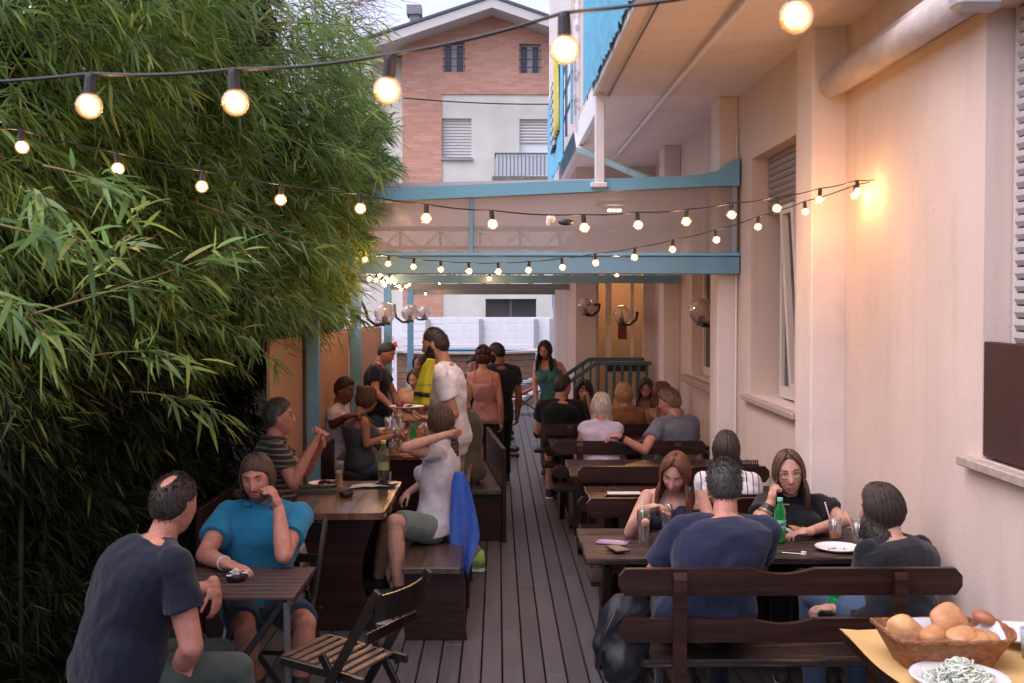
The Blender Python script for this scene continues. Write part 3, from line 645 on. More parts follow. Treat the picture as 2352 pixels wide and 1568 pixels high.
picnic_table(.48, 1.88, 11.1, 11.72, 'farthest right table between the black tee man and the facing women', dark_w)
picnic_bench((1.88, 12.2, 0), 1.48, R(180), 'farthest dark bench on the right, under the dark curly haired woman')
# left side: solid panel tables and benches
def panel_table(x0, x1, y0, y1, label, m):
    e = tag(empty('panel_table', (x0, y0, 0)), label, 'table', 'long tables on the left')
    t = MB(); n = 3; w = (x1-x0)/n; ch = .05
    for i in range(n):
        a, b = x0+i*w+.0012, x0+(i+1)*w-.0012
        if i == n-1: poly = [(a, y0), (b-ch, y0), (b-.012, y0+.015), (b, y0+ch), (b, y1-ch), (b-ch, y1), (a, y1)]
        elif i == 0: poly = [(a+ch, y0), (b, y0), (b, y1), (a+ch, y1), (a, y1-ch), (a, y0+ch)]
        else: poly = [(a, y0), (b, y0), (b, y1), (a, y1)]
        t.prism(poly, 2, .71, .75)
    t.build('tabletop', m, e)
    xc = (x0+x1)/2; h = (x1-x0)/2
    for y in (y0+.16, y1-.2):
        poly = []
        for z in np.linspace(0, .71, 12):
            k = abs(z/.71-.5)*2; poly.append((xc+h*(.5+.32*k**1.6), z))
        poly += [(2*xc-a, z) for a, z in reversed(poly)]
        MB().prism(poly, 1, y-.022, y+.022).build('leg_panel', dark_w, e)
    MB().box(xc-.02, xc+.02, y0+.18, y1-.22, .3, .42, .004).build('stretcher', dark_wy, e)
    return e
gloss_w = mat('glossy_table_wood', (.10, .042, .026), .2, .5, var=.5, vscale=3, bump=.2, bscale=14, stretch=(3, .8, 1), col2=(.27, .125, .075), vcon=(.35, .7), coat=.3)
panel_table(-1.30, -.68, 6.50, 7.75, 'glossy brown table with the beer glass and open notebook on it', gloss_w)
panel_table(-.98, -.42, 9.15, 10.75, 'long left table crowded with glasses beside the waiter', gloss_w)
panel_table(-.98, -.42, 10.8, 12.4, 'far left table behind the crowded one, by the blue posts', gloss_w)
def panel_bench(x0, x1, y0, y1, side, label, back=None, rz=0, solid=True):
    "bench running along y; side=+1 the back is at x1"
    e = tag(empty('panel_bench', (x0, y0, 0), rz), label, 'bench', 'solid sided benches on the left')
    L = y1-y0; w = x1-x0
    b = lambda *a, **k: MB().box(*a, **k)
    sx0, sx1 = (0, w-.05) if side > 0 else (.05, w)
    b(sx0, sx1, 0, L, .41, .45, c=.005).build('seat', mat('bench_seat_wood', (.06, .032, .024), .32, .5, var=.4, vscale=4, stretch=(6, .5, 1), bump=.2, bscale=20, col2=(.11, .07, .06)), e, world=False)
    for y in (.06, L-.1):
        MB().prism([(.012, 0), (w-.012, 0), (w-.03, .12), (w-.03, .408), (.012, .408)], 1, y, y+.04).build('side_panel', dark_w, e, world=False)
    if back:
        a, c = back; xb = w-.045 if side > 0 else 0
        if solid: b(xb, xb+.035, a, c, .0, .80, c=.004).build('backrest', dark_wy, e, world=False)
        else:
            b(xb, xb+.03, a, c, .6, .84, c=.004).build('backrest', dark_wy, e, world=False)
            for y in (a+.03, c-.1): b(xb+.002, xb+.028, y, y+.07, .0, .62, c=.003).build('back_post', dark_wy, e, world=False)
    return e
panel_bench(-.565, -.17, 6.37, 8.0, 1, 'dark bench end nearest the aisle, with the blue towel on its back', back=(.75, 1.6), solid=False)
panel_bench(-.40, .085, 9.15, 10.95, 1, 'dark bench with solid slanting backrest along the aisle, under the olive top woman', back=(.0, 1.78), rz=R(5))
panel_bench(-1.78, -1.40, 6.4, 7.9, -1, 'bench under the man in the striped shirt', back=(0, 1.5))
panel_bench(-1.52, -1.06, 9.2, 10.9, -1, 'bench with tall dark back under the girl in the grey tank top', back=(0, 1.7))
# folding slatted table, front left
ft = tag(empty('folding_table', (-1.2, 5, 0)), 'small brown slatted folding table between the two men in front', 'table')
tm = mat('slat_table_paint', (.065, .038, .034), .5, .4, var=.25, vscale=6, stretch=(1, 6, 1))
t = MB(); x0, x1 = -1.5, -.885; ys = np.linspace(4.72, 5.28, 9)
for a, b in zip(ys, ys[1:]): t.box(x0, x1, a+.003, b-.003, .70, .715, .002)
t.build('tabletop', tm, ft)
for xx in (x0+.01, x1-.035): MB().box(xx, xx+.025, 4.73, 5.27, .675, .699).build('rail', tm, ft)
for y in (4.78, 5.22):
    MB().bar((x1-.06, y, 0), (x0+.08, y+.02, .68), .012, .03).build('leg', dark_met, ft); MB().bar((x1-.06, y+.03, .68), (x0+.08, y+.03, 0), .012, .03).build('leg', dark_met, ft)
for x in (x1-.04,): MB().bar((x, 4.75, .68), (x-.02, 4.9, 0), .03, .015).build('leg', mat('grey_leg', (.2, .19, .19), .4, .5, metal=.5), ft)
# folding chairs
fold_w = mat('folding_chair_wood', (.016, .011, .009), .3, .5, var=.3, vscale=6)
slat_w = mat('folding_slats', (.09, .05, .038), .4, .5, var=.4, vscale=7, stretch=(1, 8, 1), col2=(.19, .12, .09))
def folding_chair(loc, rz, label):
    e = tag(empty('folding_chair', loc, rz), label, 'chair', 'folding wooden chairs')
    # faces -x locally; seat x -.42..0, back at +x
    sr = MB()
    for y in (-.19, .19): sr.bar((-.36, y, .44), (.10, y, .40), .022, .04)
    sr.build('seat_frame', fold_w, e, world=False)
    for i in range(8):
        x = -.35+i*.052; MB().bar((x, -.175, .457-.0875*(x+.36)), (x, .175, .457-.0875*(x+.36)), .034, .014, c=.003).build('slat', slat_w, e, world=False)
    for y in (-.225, .225): MB().bar((-.30, y, 0), (.20, y, .82), .024, .042).build('long_leg', fold_w, e, world=False)
    for y in (-.205, .205): MB().bar((.20, y, 0), (-.12, y, .5), .02, .04).build('short_leg', fold_w, e, world=False)
    pts = []
    bk = MB()
    for i in range(7):
        t0, t1 = i/7, (i+1)/7; f = lambda t: (.175+.035*math.sin(math.pi*t), -.22+.44*t)
        (a0, b0), (a1, b1) = f(t0), f(t1); bk.bar((a0, b0, .735), (a1, b1, .735), .012, .11, c=0)
    bk.build('back_rail', fold_w, e, world=False)
    MB().bar((.13, -.22, .6), (.13, .22, .6), .012, .05).build('back_rail', fold_w, e, world=False)
    MB().bar((-.19, -.2, .17), (-.19, .2, .17), .02, .02).build('stretcher', fold_w, e, world=False)
    for y in (-.24, .24): MB().tube([(.005, y, .36), (.005, y*1.07, .36)], .012, 8).build('bolt', dark_met, e, world=False)
    return e
fch = folding_chair((-.57, 4.76, 0), R(-26), 'empty folding chair with slatted seat, front centre'); fch.scale = (.94, .94, .97)
folding_chair((-1.20, 5.86, 0), R(84), 'folding chair under the man in the turquoise polo shirt')
stl = tag(empty('stool', (-1.43, 4.36, 0)), 'dark wooden stool under the balding man in the navy tee', 'stool')
MB().lathe((-1.43, 4.36, .41), [(0, .035), (.16, .035), (.17, .025), (.165, 0), (0, 0)], 28).build('seat', fold_w, stl)
for sx in (-1, 1):
    for sy in (-1, 1): MB().bar((-1.43+sx*.16, 4.36+sy*.16, 0), (-1.43+sx*.10, 4.36+sy*.10, .41), .03, .03).build('leg', fold_w, stl)
# food counter front right
ct = tag(empty('serving_table', (1.7, 3.2, 0)), 'serving table covered in yellow paper at the bottom right corner', 'table')
MB().box(1.17, 2.2, 2.25, 3.66, .83, .868, .004).build('tabletop', dark_w, ct)
for x, y in ((1.25, 3.5), (2.1, 3.5), (2.1, 2.4)): MB().box(x-.035, x+.035, y-.035, y+.035, 0, .83).build('leg', dark_w, ct)
yp = mat('yellow_paper', (.62, .40, .16), .75, .3, var=.05, vscale=5, bump=.2, bscale=8)
c1, c2, c3 = atz(1928, 1450, .872), atz(2060, 1575, .872), atz(2360, 1425, .872)
vs, fs = [], []; nu, nv = 24, 12
for i in range(nu+1):
    for j in range(nv+1):
        u, v = i/nu, j/nv; p = c1.lerp(c2+Vector((.0, -.3, 0)), u)*(1-v)+(c3+Vector((.1, .02, 0))).lerp(Vector((2.25, 2.3, .872)), u)*v
        edge = .018*math.exp(-((j/nv)/.06)**2)*(.6+.4*math.sin(9*u))
        vs.append((p.x-.01*math.sin(7*u)*(1-v), p.y, .871+edge+.002*math.sin(11*u+3*v)))
fs = [(i*(nv+1)+j, i*(nv+1)+j+1, (i+1)*(nv+1)+j+1, (i+1)*(nv+1)+j) for i in range(nu) for j in range(nv)]
tag(MB().add(vs, fs).build('paper_sheet', yp, None, smooth=True), 'yellow paper tablecloth under the bread basket', 'tablecloth')
# ================================================================== string lights
globe = glassy('warm_bulb_glass', (1, .86, .68), .28, 0, .03, emit=(1, .42, .12), estr=.3)
def glow(m):
    n, l = m.node_tree.nodes, m.node_tree.links; e = [x for x in n if x.type == 'EMISSION'][0]; lw = n.new('ShaderNodeLayerWeight'); lw.inputs[0].default_value = .5
    mr = n.new('ShaderNodeMapRange'); mr.inputs[1].default_value = 0; mr.inputs[2].default_value = .75; mr.inputs[3].default_value = .62; mr.inputs[4].default_value = .07; l.new(lw.outputs['Facing'], mr.inputs[0]); l.new(mr.outputs[0], e.inputs[1])
glow(globe)
fil = mat('filament_glow', (1, .6, .3), .5, emit=(1, .62, .30), estr=40)
sock = mat('bulb_socket', (.012, .008, .007), .45)
cab = mat('black_cable', (.01, .009, .01), .4)
def string_lights(label, pts, bulbs, r=.025, watts=1.0, lights=True, name='string_lights', cr=.0032, every=1):
    "pts: cable polyline; bulbs: hang points on it"
    e = tag(empty(name, pts[len(pts)//2]), label, 'string lights')
    MB().tube(pts, cr, 6).build('cable', cab, e, smooth=True)
    for i, p in enumerate(bulbs):
        p = Vector(p); d = Vector((random.uniform(-.12, .12), random.uniform(-.1, .1), -1)).normalized()
        b = MB(); c = p+d*(r*1.45+r)
        b.ball(c, r, nu=20, nv=14)
        o = b.build('bulb', globe, e, smooth=True)
        MB().tube([p, p+d*r*.3, p+d*r*1.5, p+d*r*1.75], [r*.34, r*.42, r*.46, r*.42], 10).build('socket', sock, o, smooth=False)
        MB().ball(c+d*-.002, (r*.36, r*.36, r*.5), nu=10, nv=8).build('filament', fil, o, smooth=True)
        if lights and i % every == 0:
            ld = bpy.data.lights.new('bulb_light', 'POINT'); ld.energy = watts*BULB_W*every; ld.color = (1, .57, .25); ld.shadow_soft_size = r*1.02
            lo = bpy.data.objects.new('bulb_light', ld); S.collection.objects.link(lo); lo.parent = e; lo.location = wmat(e).inverted() @ c
def cable_through(pts3, n=8):
    out = []
    for a, b in zip(pts3, pts3[1:]):
        for i in range(n): out.append(Vector(a).lerp(Vector(b), i/n)-Vector((0, 0, .02*(a-b).length*math.sin(math.pi*i/n))))
    out.append(Vector(pts3[-1])); return out
# the near string (bulb centres from the picture, hung below the cable)
nr = [(209, 245, 2.08), (536, 238, 2.0), (898, 208, 1.90), (1296, 117, 1.79), (1825, 42, 1.60)]
hp = [at(x, y, Y)+Vector((0, 0, .0625)) for x, y, Y in nr]
cb = cable_through([at(-260, 185, 2.2)]+hp+[at(2350, -190, 1.42)])
string_lights('string of big clear bulbs hanging closest to the camera across the top', cb, hp, watts=.35)
def line_Y(x, x0, Y0, x1, Y1):   # depth on a straight run between two known image/depth points
    a = (x0-1143)/2500*Y0; b = (x1-1143)/2500*Y1; k = (x-1143)/2500
    t = (k*Y0-a)/((b-a)-k*(Y1-Y0)); return Y0+(Y1-Y0)*t
anc = (2025, 410, 6.10)
s2 = [(49, 338), (267, 388), (466, 429), (647, 459), (827, 479), (980, 502), (1129, 515), (1340, 523), (1464, 517), (1578, 509), (1681, 494), (1787, 479), (1884, 459), (1968, 440)]
hp = [at(x, y, line_Y(x, 49, 3.9, 2025, 6.1))+Vector((0, 0, .0625)) for x, y in s2]
string_lights('long string of bulbs from the bamboo to the wall hook, crossing the porch panel', cable_through([at(-150, 270, 3.7)]+hp+[at(*anc)]), hp, watts=1.0)
s3 = [(740, 573), (837, 596), (893, 606), (951, 613), (1012, 619), (1076, 623), (1144, 624), (1216, 621), (1290, 614), (1367, 604), (1459, 591), (1546, 573), (1643, 551), (1742, 521), (1848, 487), (1964, 450)]
hp = [at(x, y, line_Y(x, 740, 8.45, 2025, 6.1))+Vector((0, 0, .0625)) for x, y in s3]
string_lights('string of smaller bulbs sagging just before the lower blue porch beam', cable_through([at(700, 560, 8.5)]+hp+[at(*anc)]), hp, watts=1.0)
MB_h = MB().tube([at(2025, 410, 6.1), at(2025, 410, 6.1)+Vector((.06, 0, .0)), ], .006, 6); tag(MB_h.build('wall_hook', dark_met), 'small dark hook on the peach wall holding both string ends', 'hook')
rag = MB().ball(at(1265, 502, 5.1), (.022, .01, .02), nu=10, nv=6).ball(at(1258, 512, 5.1), (.01, .01, .016), nu=8, nv=6)
tag(rag.build('tied_rag', mat('white_rag', (.6, .56, .52), .9, var=.1), smooth=True), 'white rag tied on the long string of bulbs', 'rag')
tag(MB().ball(at(1300, 510, 5.12), (.038, .012, .016), nu=12, nv=6).build('tape_bundle', black_pl, smooth=True), 'black tape bundle on the long string beside the white rag', 'tape')
def dz(c): return ((1100+c[0]/2.24)/1.694, (900+c[1]/2.24)/1.694)
s4 = [(1415, 631), (1125, 640), (1043, 638)]
hp = [at(1460, 560, 9.5), at(1415, 631, 9.8)+Vector((0, 0, .0625)), at(1125, 640, 11)+Vector((0, 0, .0625)), at(1043, 638, 11.4)+Vector((0, 0, .0625)), at(975, 600, 11.8)]
string_lights('sparse string of three bulbs inside the porch below the beam', cable_through(hp), hp[1:4], watts=2.5)
cl = [(758, 415), (818, 427), (865, 442), (928, 425), (978, 447), (1012, 480), (1080, 480), (1105, 465), (1130, 495)]
hp = [at(*dz(c), 9.2+i*.72)+Vector((0, 0, .0625)) for i, c in enumerate(cl)]
string_lights('cluster string of bulbs running back along the blue posts, upper one', cable_through([hp[0]+Vector((-.1, -.2, .05))]+hp), hp, watts=2.0)
cl = [(850, 382), (890, 467), (1030, 507), (1243, 545), (1365, 452)]
hp = [at(*dz(c), Y)+Vector((0, 0, .0625)) for c, Y in zip(cl, (10, 11.2, 13.5, 17.5, 18.2))]
string_lights('loose string of five bulbs crossing to the far porch truss', cable_through(hp), hp, watts=2.0)
# a lit ceiling lamp inside the porch seen through the clear panel
p = at(1410, 486, 10.2); cp = tag(empty('ceiling_lamp', p), 'white square lamp lit behind the clear porch panel', 'lamp')
MB().box(p.x-.17, p.x+.17, p.y-.15, p.y+.15, p.z+.06, p.z+.09, .01).build('housing', mat('lamp_housing', (.5, .45, .36), .6), cp)
MB().box(p.x-.06, p.x+.07, p.y-.02, p.y+.02, p.z, p.z+.025, .004).build('tube', mat('white_tube', (1, 1, 1), .5, emit=(1, .85, .6), estr=4), cp)
# ================================================================== people
def V3(*a): return Vector(a[0]) if len(a) == 1 else Vector(a)
def skin(name, col):
    return mat('skin_'+name, col, .55, .35, var=.16, vscale=26, bump=.12, bscale=260)
SK = dict(fair=skin('fair', (.50, .27, .20)), tan=skin('tan', (.42, .21, .145)), red=skin('ruddy', (.50, .22, .16)), brown=skin('brown', (.26, .12, .08)), dark=skin('dark', (.16, .07, .045)))
def hair_mat(name, c1, c2):
    return mat('hair_'+name, c1, .55, .5, var=.4, vscale=60, stretch=(1, 1, .12), col2=c2, bump=.5, bscale=160, vcon=(.35, .7))
HM = dict(black=hair_mat('black', (.008, .006, .006), (.02, .015, .013)), dark=hair_mat('dark_brown', (.014, .008, .006), (.04, .024, .017)), brown=hair_mat('brown', (.05, .022, .013), (.11, .055, .03)),
          red=hair_mat('auburn', (.07, .02, .01), (.17, .055, .025)), gold=hair_mat('golden', (.26, .13, .05), (.5, .3, .14)), silver=hair_mat('silver_blond', (.34, .27, .2), (.72, .66, .58)),
          grey=hair_mat('greying', (.045, .035, .032), (.14, .12, .11)), purple=hair_mat('plum', (.03, .008, .01), (.09, .025, .03)), dgrey=hair_mat('dark_grey', (.022, .018, .018), (.075, .065, .062)), ash=hair_mat('ash_brown', (.05, .032, .026), (.12, .085, .07)), sand=hair_mat('sandy', (.14, .08, .045), (.26, .16, .09)))
eye_w = mat('eye_white', (.5, .46, .44), .2, .5); eye_d = mat('eye_iris', (.02, .012, .01), .1, .6); lip_m = mat('lips', (.36, .11, .09), .45, .4); lip_d = mat('lips_dark', (.15, .05, .04), .45, .4)
def remesh(name, mb, vox, m, parent, smooth=4, wr=0, wk=26, mi=True):
    me = bpy.data.meshes.new(name); O = Vector(wmat(parent).translation); me.from_pydata([tuple(Vector(v)-O) for v in mb.v], [], mb.f); me.update()
    import bmesh
    bm = bmesh.new(); bm.from_mesh(me)
    bmesh.ops.recalc_face_normals(bm, faces=bm.faces); bm.to_mesh(me); bm.free()
    ob = bpy.data.objects.new('tmp', me); S.collection.objects.link(ob)
    r = ob.modifiers.new('r', 'REMESH'); r.mode = 'VOXEL'; r.voxel_size = vox; r.adaptivity = 0
    s = ob.modifiers.new('s', 'SMOOTH'); s.factor = .5; s.iterations = smooth
    bpy.context.view_layer.update(); dg = bpy.context.evaluated_depsgraph_get()
    out = bpy.data.meshes.new_from_object(ob.evaluated_get(dg)); bpy.data.objects.remove(ob); bpy.data.meshes.remove(me)
    out.name = name; n = len(out.vertices)
    if wr and n:
        co = np.empty(n*3, np.float32); out.vertices.foreach_get('co', co); co = co.reshape(-1, 3)
        no = np.empty(n*3, np.float32); out.vertices.foreach_get('normal', no); no = no.reshape(-1, 3)
        ph = RNG.uniform(0, 6, 8); d = np.zeros(n)
        wx = co+.045*np.sin(co[:, [1, 2, 0]]*11+ph[0])+.02*np.sin(co[:, [2, 0, 1]]*23+ph[1])
        for k, (a, b, c, am) in enumerate(((1, .3, .9, 1), (-.7, .8, .8, .9), (.2, -1, .55, .8), (1.9, .4, -1.6, .5), (-.5, 1.7, 1.9, .45), (2.6, -2.2, 1.1, .3))):
            s_ = np.sin(wk*(wx[:, 0]*a+wx[:, 1]*b+wx[:, 2]*c)+ph[k]); d += am*(.5+.5*s_)**2.6
        co += no*((d-.85)*wr)[:, None]; out.vertices.foreach_set('co', co.ravel().astype(np.float32))
    out.update(); out.shade_smooth(); out.materials.clear(); out.materials.append(m)
    return link(name, out, parent)
def head_surface(u, fem=False, jaw=1.0):
    "unit directions (n,3), y forward -> head surface in metres, centre at mid height"
    x, y, z = u[:, 0], u[:, 1], u[:, 2]
    X = .074*x; Y = np.where(y > 0, .086*np.sign(y)*np.abs(y)**.86, .100*y); Z = .118*z
    low = np.clip(-Z/.118, 0, 1); X = X*(1-(.30 if fem else .22)*low**1.3*1.0)
    Y = np.where(Y < 0, Y*(1-.42*np.clip((-Z-.02)/.1, 0, 1)), Y)
    f = np.clip(y, 0, 1)**.6; ga = lambda v, c, s: np.exp(-((v-c)/s)**2)
    d = .012*ga(Z, -.100, .020)*ga(X, 0, .03)*jaw
    d += np.clip((.026-Z)/.055, 0, 1)*(Z > -.034)*.024*ga(X, 0, .0095+.004*np.clip((.026-Z)/.06, 0, 1))
    d += np.where(Z <= -.034, .024*ga(Z, -.034, .006)*ga(X, 0, .013), 0)
    d -= .0115*ga(np.abs(X), .031, .015)*ga(Z, .012, .0125)
    d += .0045*ga(Z, .034, .010)*ga(X, 0, .05)*(0.4 if fem else 1.1)
    d += .004*ga(np.abs(X), .045, .015)*ga(Z, -.02, .018)
    d += .0065*ga(X, 0, .022)*(ga(Z, -.0565, .0055)+1.1*ga(Z, -.0690, .006)) - .004*ga(X, 0, .025)*ga(Z, -.0628, .0028)
    d -= .004*ga(X, 0, .03)*ga(Z, -.082, .007)
    Y = Y+d*f
    return np.stack([X, Y, Z], 1)
def sph(nu, nv):
    th = np.linspace(.02, math.pi-.02, nv); ph = np.linspace(0, 2*math.pi, nu, endpoint=False)
    T, Pp = np.meshgrid(th, ph, indexing='ij'); return np.stack([np.sin(T)*np.sin(Pp), np.sin(T)*np.cos(Pp), np.cos(T)], 2).reshape(-1, 3)
def gridf(nu, nv): return [(i*nu+k, (i+1)*nu+k, (i+1)*nu+(k+1) % nu, i*nu+(k+1) % nu) for i in range(nv-1) for k in range(nu)]+[tuple(range(nu))]+[tuple((nv-1)*nu+k for k in range(nu))[::-1]]
def headM(c, yaw, pitch=0, roll=0, sc=1.0):
    "yaw: 0 looks away (+y), 90 to the right (+x), 180 at the camera; pitch + looks down"
    return Matrix.Translation(c) @ Euler((R(-pitch), R(roll), R(-yaw)), 'XYZ').to_matrix().to_4x4() @ Matrix.Scale(sc, 4)
def ring_loft(mb, rings, n=22):
    vs = []
    for c, a, b, ax, ay in rings:
        for k in range(n):
            t = 2*math.pi*k/n; ct, st = math.cos(t), math.sin(t); e = .82
            vs.append(c+ax*(a*math.copysign(abs(ct)**e, ct))+ay*(b*math.copysign(abs(st)**e, st)))
    N = len(rings)
    fs = [(i*n+k, i*n+(k+1) % n, (i+1)*n+(k+1) % n, (i+1)*n+k) for i in range(N-1) for k in range(n)]+[tuple(range(n))[::-1], tuple((N-1)*n+k for k in range(n))]
    return mb.add(vs, fs)
def hand(mb, w, d, pn, sc=1.0, curl=25, spread=6, side=1, thumb=35, point=False):
    "wrist w, direction d, palm normal pn (the side fingers curl to), side +1 thumb towards d x pn"
    d = d.normalized(); pn = (pn-d*pn.dot(d)).normalized(); s = d.cross(pn)*side
    M = Matrix((s, d, pn)).transposed()
    mb.ball(w+d*.042*sc, (.038*sc, .05*sc, .0145*sc), M, 14, 10)
    mb.capsule(w-d*.02, w+d*.03, .026*sc, .026*sc, 10)
    for i, (off, L, r) in enumerate(((.027, .070, .0092), (.009, .078, .0095), (-.009, .072, .009), (-.026, .056, .008))):
        p = w+(d*(.078-.004*abs(i-1.2))+s*off)*sc; a = R(spread*(1.2-i)); dd = (d*math.cos(a)+s*math.sin(a)).normalized()
        cu = curl+(i*5)
        if point and i == 0: cu = 6
        for j, fr in enumerate((.45, .31, .24)):
            dd = (Matrix.Rotation(R(cu*(.8 if j == 0 else 1.1)), 3, dd.cross(pn)) @ dd).normalized()
            q = p+dd*L*fr*sc; mb.capsule(p, q, r*sc*(1-.08*j), r*sc*(.93-.08*j), 8); p = q
    p = w+(s*.028+d*.022+pn*.006)*sc; dd = (d*math.cos(R(thumb))+s*math.sin(R(thumb))+pn*.25).normalized()
    for j, fr in enumerate((.036, .030, .025)):
        q = p+dd*fr*sc; mb.capsule(p, q, .0115*sc*(1-.08*j), .0105*sc*(1-.08*j), 8); p = q; dd = (dd+d*.28+pn*(.10+curl*.006)).normalized()
def person(label, head, look, hip, face, hair='short', hc='dark', sk='fair', shirt=None, shirt_c=None, sleeve=.55, pants_c=None, pants='shorts', sit=True, fem=False, build=1.0, vox=.008,
           aL=None, aR=None, knees=None, feet=None, hunch=.0, sh_raise=0, beard=None, bald=False, hlen=.3, sc=1.0, hsc=1.0, shoes=None, shoe_c=None, curlL=30, curlR=30, pnL=None, pnR=None, hdL=None, hdR=None, glasses=False, eyes=True, straps=False, legs=True, beard_c=None, name='person', hem=None, closed=False, smile=False, twist=0):
    """head: world centre, look: (yaw,pitch,roll), hip: world hip centre, face: body yaw. aL/aR: (elbow, wrist) world points or None"""
    hc_ = V3(head); hip = V3(hip); base = Vector((hip.x, hip.y, 0))
    e = tag(empty(name, base), label, 'person')
    f = Vector((math.sin(R(face)), math.cos(R(face)), 0)); rt = Vector((f.y, -f.x, 0))
    ft = Vector((math.sin(R(face+twist)), math.cos(R(face+twist)), 0)); rtt = Vector((ft.y, -ft.x, 0))
    HMx = headM(hc_, look[0], look[1], look[2] if len(look) > 2 else 0, hsc*sc*(.96 if fem else 1.0))
    hdir = (HMx.to_3x3() @ Vector((0, 1, 0))).normalized(); hup = (HMx.to_3x3() @ Vector((0, 0, 1))).normalized()
    neck = hc_-hup*.112*sc*hsc-hdir*.030-ft*.010; nb = neck-Vector((0, 0, .040))-ft*.012
    mid = hip.lerp(nb, .5)-f*hunch; 
    def spine(t): return hip*(1-t)**2+mid*2*t*(1-t)+nb*t*t
    bw = build*(.92 if fem else 1.0)
    prof = [(-.16, .10, .07), (-.10, .155, .105), (0, .172, .122), (.18, .155, .112), (.38, .143 if not fem else .122, .103), (.58, .162, .115), (.74, .178, .120), (.86, .176, .105), (.94, .13, .082), (1.0, .07, .062), (1.04, .054, .054)]
    if fem: prof[2] = (0, .178, .122); prof[3] = (.18, .15, .105)
    def rings(grow, t0, t1, extra=0):
        out = []; ts = [p[0] for p in prof]
        for t in np.linspace(t0, t1, 16):
            a = np.interp(t, ts, [p[1] for p in prof])*bw; b = np.interp(t, ts, [p[2] for p in prof])*bw*(1.0)
            c = spine(t); up = (spine(min(t+.05, 1.05))-spine(t-.05)).normalized(); k = max(0, min(1, t)); r_ = (rt*(1-k)+rtt*k).normalized(); ay = up.cross(r_).normalized()
            out.append((c, a+grow+extra*max(0, .35-t), b+grow+extra*max(0, .35-t), r_, -ay if ay.dot(f) > 0 else ay))
        return out
    upc = (spine(.97)-spine(.8)).normalized()
    shw = (.172 if not fem else .140)*build**.5
    sL = spine(.885)-rtt*shw+Vector((0, 0, .012+sh_raise)); sR = spine(.885)+rtt*shw+Vector((0, 0, .012+sh_raise))
    body = MB(); ring_loft(body, rings(0, -.12, 1.03))
    body.capsule(nb-upc*.05, neck+hup*.035, .060*build**.5*(.86 if fem else 1), .054*(.86 if fem else 1), 16)
    ra, rb, rc = (.050, .040, .028) if not fem else (.042, .034, .024)
    ra, rb, rc = ra*build**.5*1.0, rb*build**.5, rc
    for s_ in (sL, sR):
        body.ball(s_-Vector((0, 0, .012)), (.056*build**.5*(.84 if fem else 1),)*3, None, 14, 10); body.capsule(nb+upc*.005, s_+upc*.004, .045, .040 if not fem else .034, 12)
    arms = []
    for side, sp, a in ((-1, sL, aL), (1, sR, aR)):
        if a is None:
            if sit: el = sp+Vector((0, 0, -.27))+f*.06+rt*side*.05; wr = el+f*.20-rt*side*.08+Vector((0, 0, -.07))
            else: el = sp+Vector((0, 0, -.28))+rt*side*.05-f*.02; wr = el+Vector((0, 0, -.24))+f*.07
        else: el, wr = V3(a[0]), V3(a[1])
        body.capsule(sp, sp.lerp(el, .45), ra, ra*.98, 14); body.capsule(sp.lerp(el, .4), el, ra*.98, rb, 14)
        body.capsule(el, el.lerp(wr, .35), rb, rb*1.02, 14); body.capsule(el.lerp(wr, .33), wr, rb*1.0, rc, 14)
        arms.append((side, sp, el, wr))
        d = (wr-el).normalized(); pn = (pnL if side < 0 else pnR) or Vector((0, 0, -1)); hd = (hdL if side < 0 else hdR)
        d = V3(hd).normalized() if hd else (d+Vector((0, 0, -.15))).normalized()
        pn = V3(pn)
        if abs(d.dot(pn.normalized())) > .93: pn = -rt*side if abs(d.dot(rt)) < .9 else f
        hand(body, wr, d, pn, sc*(.92 if fem else 1.0), curl=(curlL if side < 0 else curlR), side=side)
    # legs
    lg = []
    if legs:
        for side in (-1, 1):
            hp = hip+rt*side*.09*bw-Vector((0, 0, .02))
            if knees: kn = V3(knees[0 if side < 0 else 1])
            elif sit: kn = hip+f*.42+rt*side*.13+Vector((0, 0, -.01))
            else: kn = Vector((hip.x, hip.y, .49*sc))+rt*side*.10+f*.03
            if feet: an = V3(feet[0 if side < 0 else 1])
            elif sit: an = Vector((kn.x, kn.y, .09))+f*-.02
            else: an = Vector((hip.x, hip.y, .09))+rt*side*.10-f*.01
            rt_ = .082*build**.5; body.capsule(hp, hp.lerp(kn, .5), rt_, rt_*.9, 16); body.capsule(hp.lerp(kn, .48), kn, rt_*.9, .056, 16)
            body.capsule(kn, kn.lerp(an, .35), .053, .058, 14); body.capsule(kn.lerp(an, .33), an, .058, .036, 14)
            toe = an+f*.13+Vector((0, 0, -.05)); body.capsule(an+Vector((0, 0, -.035)), toe, .036, .030, 12); lg.append((side, hp, kn, an, toe))
    if fem:
        for side in (-1, 1): body.ball(spine(.64)+ft*.085*build+rtt*side*.068, (.062, .055, .06), None, 12, 8)
    # head into the same surface
    nu, nv = 80, 64; U = sph(nu, nv); Hs = head_surface(U, fem); Hv = [HMx @ Vector(v) for v in Hs]; body.add(Hv, gridf(nu, nv))
    for side in (-1, 1):
        M3 = HMx.to_3x3() @ Euler((0, R(8*side), R(-18*side))).to_matrix()
        body.ball(HMx @ Vector((side*.0735, -.012, -.004)), (.008, .017, .030), M3, 10, 8)
    remesh('body', body, vox, SK[sk], e, smooth=2)
    o = e.children[0]
    # face
    def hs_y(x, z):
        u = Vector((x/.074, 0, z/.118)); u.y = math.sqrt(max(.05, 1-u.x**2-u.z**2)); a = head_surface(np.array([[u.x, u.y, u.z]]), fem)[0]; return a[1]
